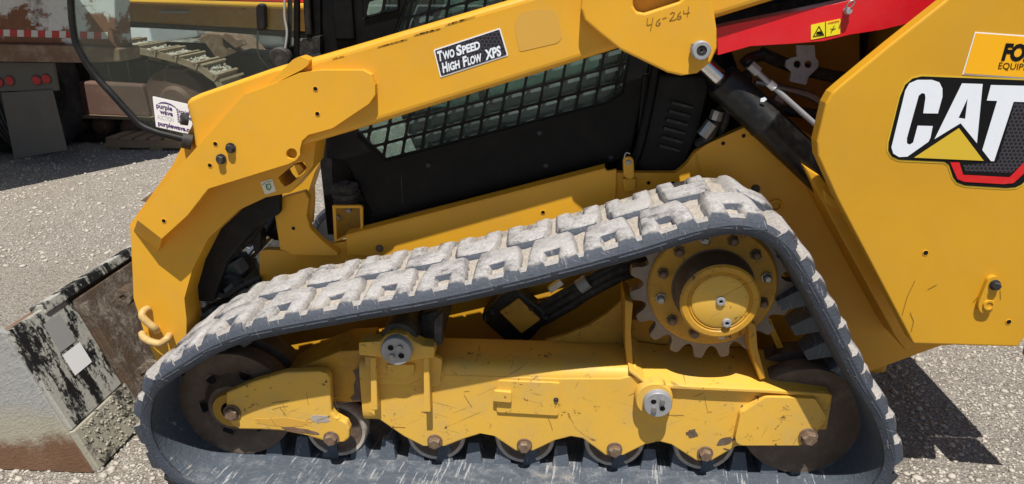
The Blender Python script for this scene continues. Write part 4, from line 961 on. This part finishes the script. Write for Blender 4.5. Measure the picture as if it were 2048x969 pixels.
for (x_, y_), r_ in (((247, 596), .030), ((291, 752), .036)): lathe('coupler_eye', P(x_, y_, .40), (0, 1, 0), [(0, .0), (r_*.35, 0), (r_*.4, -.004), (r_*.9, -.004), (r_, 0), (r_, .05), (0, .05)], 'coupler_mud', BK, 24)
def clods():
    parts = []
    rr = random.Random(3)
    for k in range(500):
        s = rr.uniform(0, 1); y = rr.uniform(.16, .42)
        if s > .29: continue
        h = .012 if s > .3 else .02; r = rr.uniform(.002, .006)
        q = Vector((xb_+(xt-xb_)*s, y, .004+(zt-.004)*s)) + nrm*h
        V = [(q.x+r*rr.uniform(.6, 1.3)*math.cos(a)*1.2, q.y+r*rr.uniform(.6, 1.3)*math.sin(a)*1.2, q.z+r*.1-r*math.cos(a)*.7) for a in (0, 1.05, 2.1, 3.14, 4.2, 5.2)]
        V.append(tuple(q + nrm*r*.8)); parts.append((V, [(i, (i+1) % 6, 6) for i in range(6)]))
    V, Fc = joinv(parts); o = mk('dried_mud', V, Fc, 'bucket_heel', BK); o['kind'] = 'stuff'
clods()

# ================================================================== DUMP TRUCK (rear, behind at left)
DT = root('dump_truck', (-4.6, 4.9, 0), 'rusty pale dump truck seen from the rear with mud flap and red lights', 'dump truck')
TY = 3.95
plate('dump_body', [(-420,-190),(224,-190),(232,60),(236,100),(145,92),(-420,80)], TY, .22, 'truck_body_paint', DT, .02)
bx_ = P(40, 60, TY+.25).x
box('dump_box', (bx_-3.0, TY+.225, 1.08), (bx_, TY+3.4, 1.9), 'truck_body_paint', DT, .03)
gx = [(-4.12, 2.25), (-3.36, 3.53), (-4.0, 3.945), (-7.2, 3.945), (-7.2, 2.25)]
V = [(x, y, 1.84) for x, y in gx] + [(x, y, 1.92) for x, y in gx]
mk('ground_shade_panel', V, [(4,3,2,1,0), (5,6,7,8,9)] + [(i, (i+1) % 5, (i+1) % 5+5, i+5) for i in range(5)], 'truck_body_paint', DT, .01)  # invented overhead panel, out of view, added to shade the gravel by the truck
plate('body_rib', [(60,-120),(66,-120),(66,52),(60,52)], TY-.05, .06, 'truck_body_paint', DT, .01); plate('body_rib', [(213,-120),(226,-120),(231,62),(216,60)], TY-.05, .06, 'truck_body_paint', DT, .01)
plate('body_sill', [(-420,80),(145,92),(238,98),(240,124),(150,126),(-420,118)], TY-.06, .30, 'rust_plate', DT, .015)
for i in range(12):
    x0 = -120 + i*28; y0 = 56 + i*.75
    print_px('reflective_tape', [(x0, y0), (x0+14, y0+.4), (x0+14, y0+14), (x0, y0+13.6)], TY-.004, 'tape_red', DT, th=.003)
    print_px('reflective_tape', [(x0+14.5, y0+.4), (x0+27.5, y0+.8), (x0+27.5, y0+14.4), (x0+14.5, y0+14)], TY-.004, 'tape_white', DT, th=.003)
LPn = plate('light_panel', [(-90,124),(104,126),(114,182),(-80,184)], TY+.02, .04, 'flap_rubber', DT, .004)
for x, y in ((-2,165),(20,162),(74,161),(93,158)):
    lathe('tail_light', P(x, y, TY+.02), (0, 1, 0), [(0, -.012), (.025, -.011), (.034, -.009), (.036, -.006), (.042, -.006), (.044, .005)], None, LPn, 24, mats=['lens_red', 'bolt_black'], pm=[0, 0, 0, 1, 1])
plate('mud_flap', [(2,186),(104,180),(134,301),(28,318)], TY+.0, .012, 'flap_rubber', DT, .003)
plate('mud_flap', [(-330,186),(-230,184),(-225,316),(-325,318)], TY+.0, .012, 'flap_rubber', DT, .003)
def tyre(cx, cy, R, wd, ang=.0):
    ax = Vector((math.cos(ang), -math.sin(ang), 0)); c = Vector((cx, cy, R))
    h = wd/2
    prof = [(R*.50, -h*.75), (R*.62, -h*.95), (R*.82, -h), (R*.93, -h*.9), (R*.975, -h*.78), (R, -h*.62)]
    for g in (-.36, -.12, .12, .36): prof += [(R, h*(g-.06)), (R-.018, h*(g-.045)), (R-.018, h*(g+.045)), (R, h*(g+.06))]
    prof += [(R, h*.62), (R*.975, h*.78), (R*.93, h*.9), (R*.82, h), (R*.62, h*.95), (R*.50, h*.75)]
    t = lathe('tyre', c, ax, prof, 'tyre', DT, 56)
    lathe('rim', c, ax, [(0, h*.2), (R*.2, h*.2), (R*.25, h*.3), (R*.42, h*.3), (R*.48, h*.72), (R*.53, h*.74)], 'dark_track', t, 32)  # rim coloured dark to stand for the shadow that hides it
xs_ = P(188, 240, 5.02).x
for cx, cy in ((xs_-.135, 4.5), (xs_-.47, 4.5), (xs_-2.1, 4.5), (xs_-2.43, 4.5)): tyre(cx, cy, .51, .27)
box('axle', (xs_-2.5, 4.42, .42), (xs_-.1, 4.58, .60), 'dark_track', DT, .03)
box('chassis_rail', (-5.6, 4.15, .70), (-5.3, 7.2, .98), 'dark_track', DT, .02)

# ================================================================== CRAWLER behind the glass door
CR = root('crawler_excavator', (-3.9, 5.3, 0), 'yellow crawler excavator with gravel-strewn steel tracks seen through the glass door', 'excavator')
KY = 4.85
loop_px = [(-60,60),(60,68),(150,78),(235,94),(300,108),(352,121),(400,140),(432,164),(452,200),(448,240),(420,268),(370,282),(250,284),(100,284),(-60,284)]
lw = [Vector((P(x, y, KY).x, max(P(x, y, KY).z, .05))) for x, y in loop_px]
ls = [Vector((v.x, v.y)) for v in spline([(p.x, p.y, 0) for p in lw], 8)]
L = [0]
for i in range(len(ls)-1): L.append(L[-1] + (ls[i+1]-ls[i]).length)
def at2(s):
    k = 0
    while k < len(L)-2 and L[k+1] < s: k += 1
    t = (s-L[k])/(L[k+1]-L[k]); d = (ls[k+1]-ls[k]).normalized(); return ls[k].lerp(ls[k+1], t), d
pitch = .19; ns = int(L[-1]/pitch)
V, Fc = joinv([boxv((-.088, 0, -.025), (.088, .5, 0)), boxv((-.088, 0, 0), (-.066, .5, .045)), boxv((.050, 0, 0), (.072, .5, .038)), boxv((-.088, 0, .001), (.088, .02, .03)), boxv((-.06, .15, -.09), (.06, .35, -.025))])
me = bpy.data.meshes.new('track_shoe'); me.from_pydata(V, [], Fc); me.materials.append(MATS['shoe_tan'])
medk = me.copy(); medk.materials.clear(); medk.materials.append(MATS['dark_track'])
for i in range(ns):
    q, d = at2((i+.5)*pitch); n = Vector((-d.y, d.x))
    o = mk('track_shoe', None, None, None, CR, mesh=me if q.y > .35 else medk, loc=(q.x, KY, q.y)); M = Matrix(((d.x, 0, n.x), (0, 1, 0), (d.y, 0, n.y))); o.rotation_euler = M.to_euler()
def heap():
    parts = []; rr = random.Random(5)
    for i in range(ns):
        q, d = at2((i+.5)*pitch); n = Vector((-d.y, d.x))
        if n.y < .55: continue
        for k in range(90):
            a, y, r = rr.uniform(-.055, .045), rr.uniform(.03, .47), rr.uniform(.006, .017)
            c = Vector((q.x+d.x*a+n.x*.008, KY+y, q.y+d.y*a+n.y*.008+r*.3))
            Vv = [tuple(c+Vector(e)*r*rr.uniform(.7, 1.2)) for e in ((1,0,0),(-1,0,0),(0,1,0),(0,-1,0),(0,0,1),(0,0,-1))]
            parts.append((Vv, [(0,2,4),(2,1,4),(1,3,4),(3,0,4),(2,0,5),(1,2,5),(3,1,5),(0,3,5)]))
    V, Fc = joinv(parts); o = mk('gravel_on_shoes', V, Fc, 'stone', CR); o['kind'] = 'stuff'
heap()
plate('track_guard', [(-60,72),(150,92),(300,122),(390,152),(430,200),(420,250),(300,266),(-60,262)], KY+.16, .25, 'dark_track', CR, .02)
plate('roller_frame', [(-60,160),(165,164),(285,170),(300,236),(180,232),(-60,228)], KY+.05, .2, 'brown_steel', CR, .02)
plate('frame_lip', [(-60,228),(180,231),(300,236),(300,242),(180,238),(-60,234)], KY+.02, .1, 'shoe_tan', CR, .006)
for x, y in ((90,248),(150,250),(205,252),(262,256),(318,258)):
    c = P(x, y, KY+.08); lathe('bottom_roller', (c.x, 0, c.z), (0, 1, 0), [(0, KY+.03), (.05, KY+.03), (.06, KY+.05), (.085, KY+.05), (.09, KY+.06), (.09, KY+.3)], 'brown_steel', CR, 24)
c = P(352, 204, KY+.1); lathe('front_idler', (c.x, 0, c.z), (0, 1, 0), [(0, KY+.04), (.12, KY+.05), (.15, KY+.09), (.27, KY+.10), (.30, KY+.09), (.31, KY+.12), (.31, KY+.3)], 'brown_steel', CR, 36)
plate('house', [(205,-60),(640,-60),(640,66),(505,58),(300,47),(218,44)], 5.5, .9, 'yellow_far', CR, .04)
plate('house_rail', [(205,-3),(640,8),(640,22),(520,17),(205,6)], 5.40, .12, 'yellow_paint', CR, .02)
plate('red_stripe', [(300,-16),(640,-6),(640,6),(300,-4)], 5.46, .05, 'red_paint', CR, .004)
plate('house_belly', [(214,44),(300,47),(505,58),(640,66),(640,80),(505,70),(395,62),(300,57),(216,54)], 5.55, .8, 'dark_track', CR, .02)
plate('house_grip', [(318,22),(375,22),(378,27),(316,27)], 5.46, .06, 'grey_body', CR, .01)
plate('turntable', [(120,52),(246,52),(250,84),(400,88),(430,130),(150,120)], 5.75, .15, 'dark_track', CR, .03)
plate('far_track', [(380,140),(470,105),(530,112),(575,150),(560,240),(380,260)], 5.75, .5, 'dark_track', CR, .06)

# rusty bucket and machines further off
RBK = root('digger_bucket', tuple(G(450, 135)[:2]) + (0,), 'rusty brown excavator bucket lying beyond the crawler', 'bucket')
BY = 7.2
plate('bucket_shell', [(396,112),(398,72),(412,66),(452,70),(500,120),(505,160),(400,160)], BY, .7, 'rust_plate', RBK, .03)
plate('bucket_ear', [(440,74),(450,66),(462,70),(474,80),(484,78),(490,90),(470,98)], BY-.05, .08, 'rust_plate', RBK, .01); plate('bucket_rib', [(440,160),(455,96),(470,98),(500,130),(505,160)], BY-.03, .06, 'brown_steel', RBK, .01)
gp = G(272, 95)
def pickup(loc, label):
    r = root('pickup_truck', loc, label, 'pickup truck'); x, y, _ = loc
    pr = [(-2.6,.32),(-2.6,.95),(-2.5,1.05),(-.9,1.08),(-.75,1.12),(-.25,1.72),(.9,1.75),(1.0,1.1),(2.6,1.08),(2.65,.32)]
    V, Fc = extrude_xz([[(x+a, b) for a, b in pr]], y, 1.8); mk('body', V, Fc, 'white_body', r, .06)
    V, Fc = extrude_xz([[(x+a, b) for a, b in ((-.55,1.15),(-.17,1.62),(.8,1.65),(.85,1.15))]], y-.006, .02); mk('side_window', V, Fc, 'black_plastic', r)
    for dx in (-1.7, 1.7): t = lathe('wheel', (x+dx, 0, .38), (0, 1, 0), [(0, y-.03), (.2, y-.04), (.24, y-.02), (.36, y-.02), (.38, y+.02), (.38, y+.22), (0, y+.22)], 'tyre', r, 28)
pickup((P(302, 70, 11.5).x-2.65, 11.5, 0), 'white pickup truck parked far behind the excavator')
def skid(loc):
    r = root('trailer_tank', loc, 'pale grey tank trailer standing beyond the rusty bucket', 'trailer'); x, y, _ = loc
    lathe('tank', (x, y, 1.0), (1, 0, 0), [(0, -1.0), (.3, -.98), (.5, -.87), (.55, -.7), (.55, .7), (.5, .87), (.3, .98), (0, 1.0)], 'white_body', r, 36)
    box('frame', (x-1.1, y-.5, .38), (x+1.1, y+.5, .48), 'grey_body', r, .01)
    for dx in (-.6, .5): lathe('wheel', (x+dx, 0, .33), (0, 1, 0), [(0, y-.72), (.2, y-.72), (.31, y-.7), (.33, y-.66), (.33, y-.5), (0, y-.5)], 'tyre', r, 24)
    for dx in (-.6, 0, .6): tube('tank_band', [(x+dx, y+.56*math.cos(a), 1.0+.56*math.sin(a)) for a in np.linspace(0, 6.283, 25)], .02, 'zinc', r, sub=1, seg=6)
skid((P(590, 90, 9.2).x, 9.2, 0))
# scrub at the far edge of the yard
def shrub(cx, cy, R, H, label, seed):
    r = root('scrub_tree', (cx, cy, 0), label, 'tree'); rr = random.Random(seed)
    tube('trunk', [(cx, cy, 0), (cx+.1, cy, H*.3), (cx-.1, cy+.1, H*.7)], [.16-.011*i for i in range(11)], 'trunk_bark', r)
    V = []; Fc = []
    for b in range(42):
        a, e, q = rr.uniform(0, 6.28), rr.uniform(-.9, 1.3), rr.uniform(.35, 1)
        bx, by, bz = cx+R*q*math.cos(a)*math.cos(e), cy+R*q*math.sin(a)*math.cos(e), H*.42+H*.5*q*math.sin(e); br = rr.uniform(.25, .6)
        for k in range(95):
            p = Vector((rr.gauss(0, 1), rr.gauss(0, 1), rr.gauss(0, .8))); p = Vector((bx, by, bz)) + p*br*.5
            if p.z < .02: p.z = .05
            s = rr.uniform(.05, .12); d1 = Vector((rr.gauss(0, 1), rr.gauss(0, 1), rr.gauss(0, 1))).normalized(); d3 = d1.orthogonal().normalized(); k0 = len(V)
            V += [p-d1*s, p+d3*s*.4, p+d1*s, p-d3*s*.4]; Fc.append((k0, k0+1, k0+2, k0+3))
    mk('crown', V, Fc, 'leaf', r)
for i, (x, y, R, H) in enumerate(((P(335, 70, 17).x, 17, 2.2, 3.4),)): shrub(x, y, R, H, 'bushy green scrub tree beyond the white pickup truck', i)
# wooden pallet on the gravel
g = G(312, 302)
PL = root('wooden_pallet', (g.x, g.y, 0), 'weathered wooden pallet lying on the gravel by the crawler track', 'pallet')
for i in range(7): box('deck_board', (g.x-.45+i*.135, g.y, .09), (g.x-.45+i*.135+.10, g.y+.55, .115), 'wood', PL, .004)
for j in range(3): box('stringer', (g.x-.46, g.y+.005+j*.24, .022), (g.x+.47, g.y+.055+j*.24, .0895), 'wood', PL, .004)
for i in range(3): box('bottom_board', (g.x-.46+i*.40, g.y+.002, .001), (g.x-.34+i*.40, g.y+.548, .0215), 'wood', PL, .004)
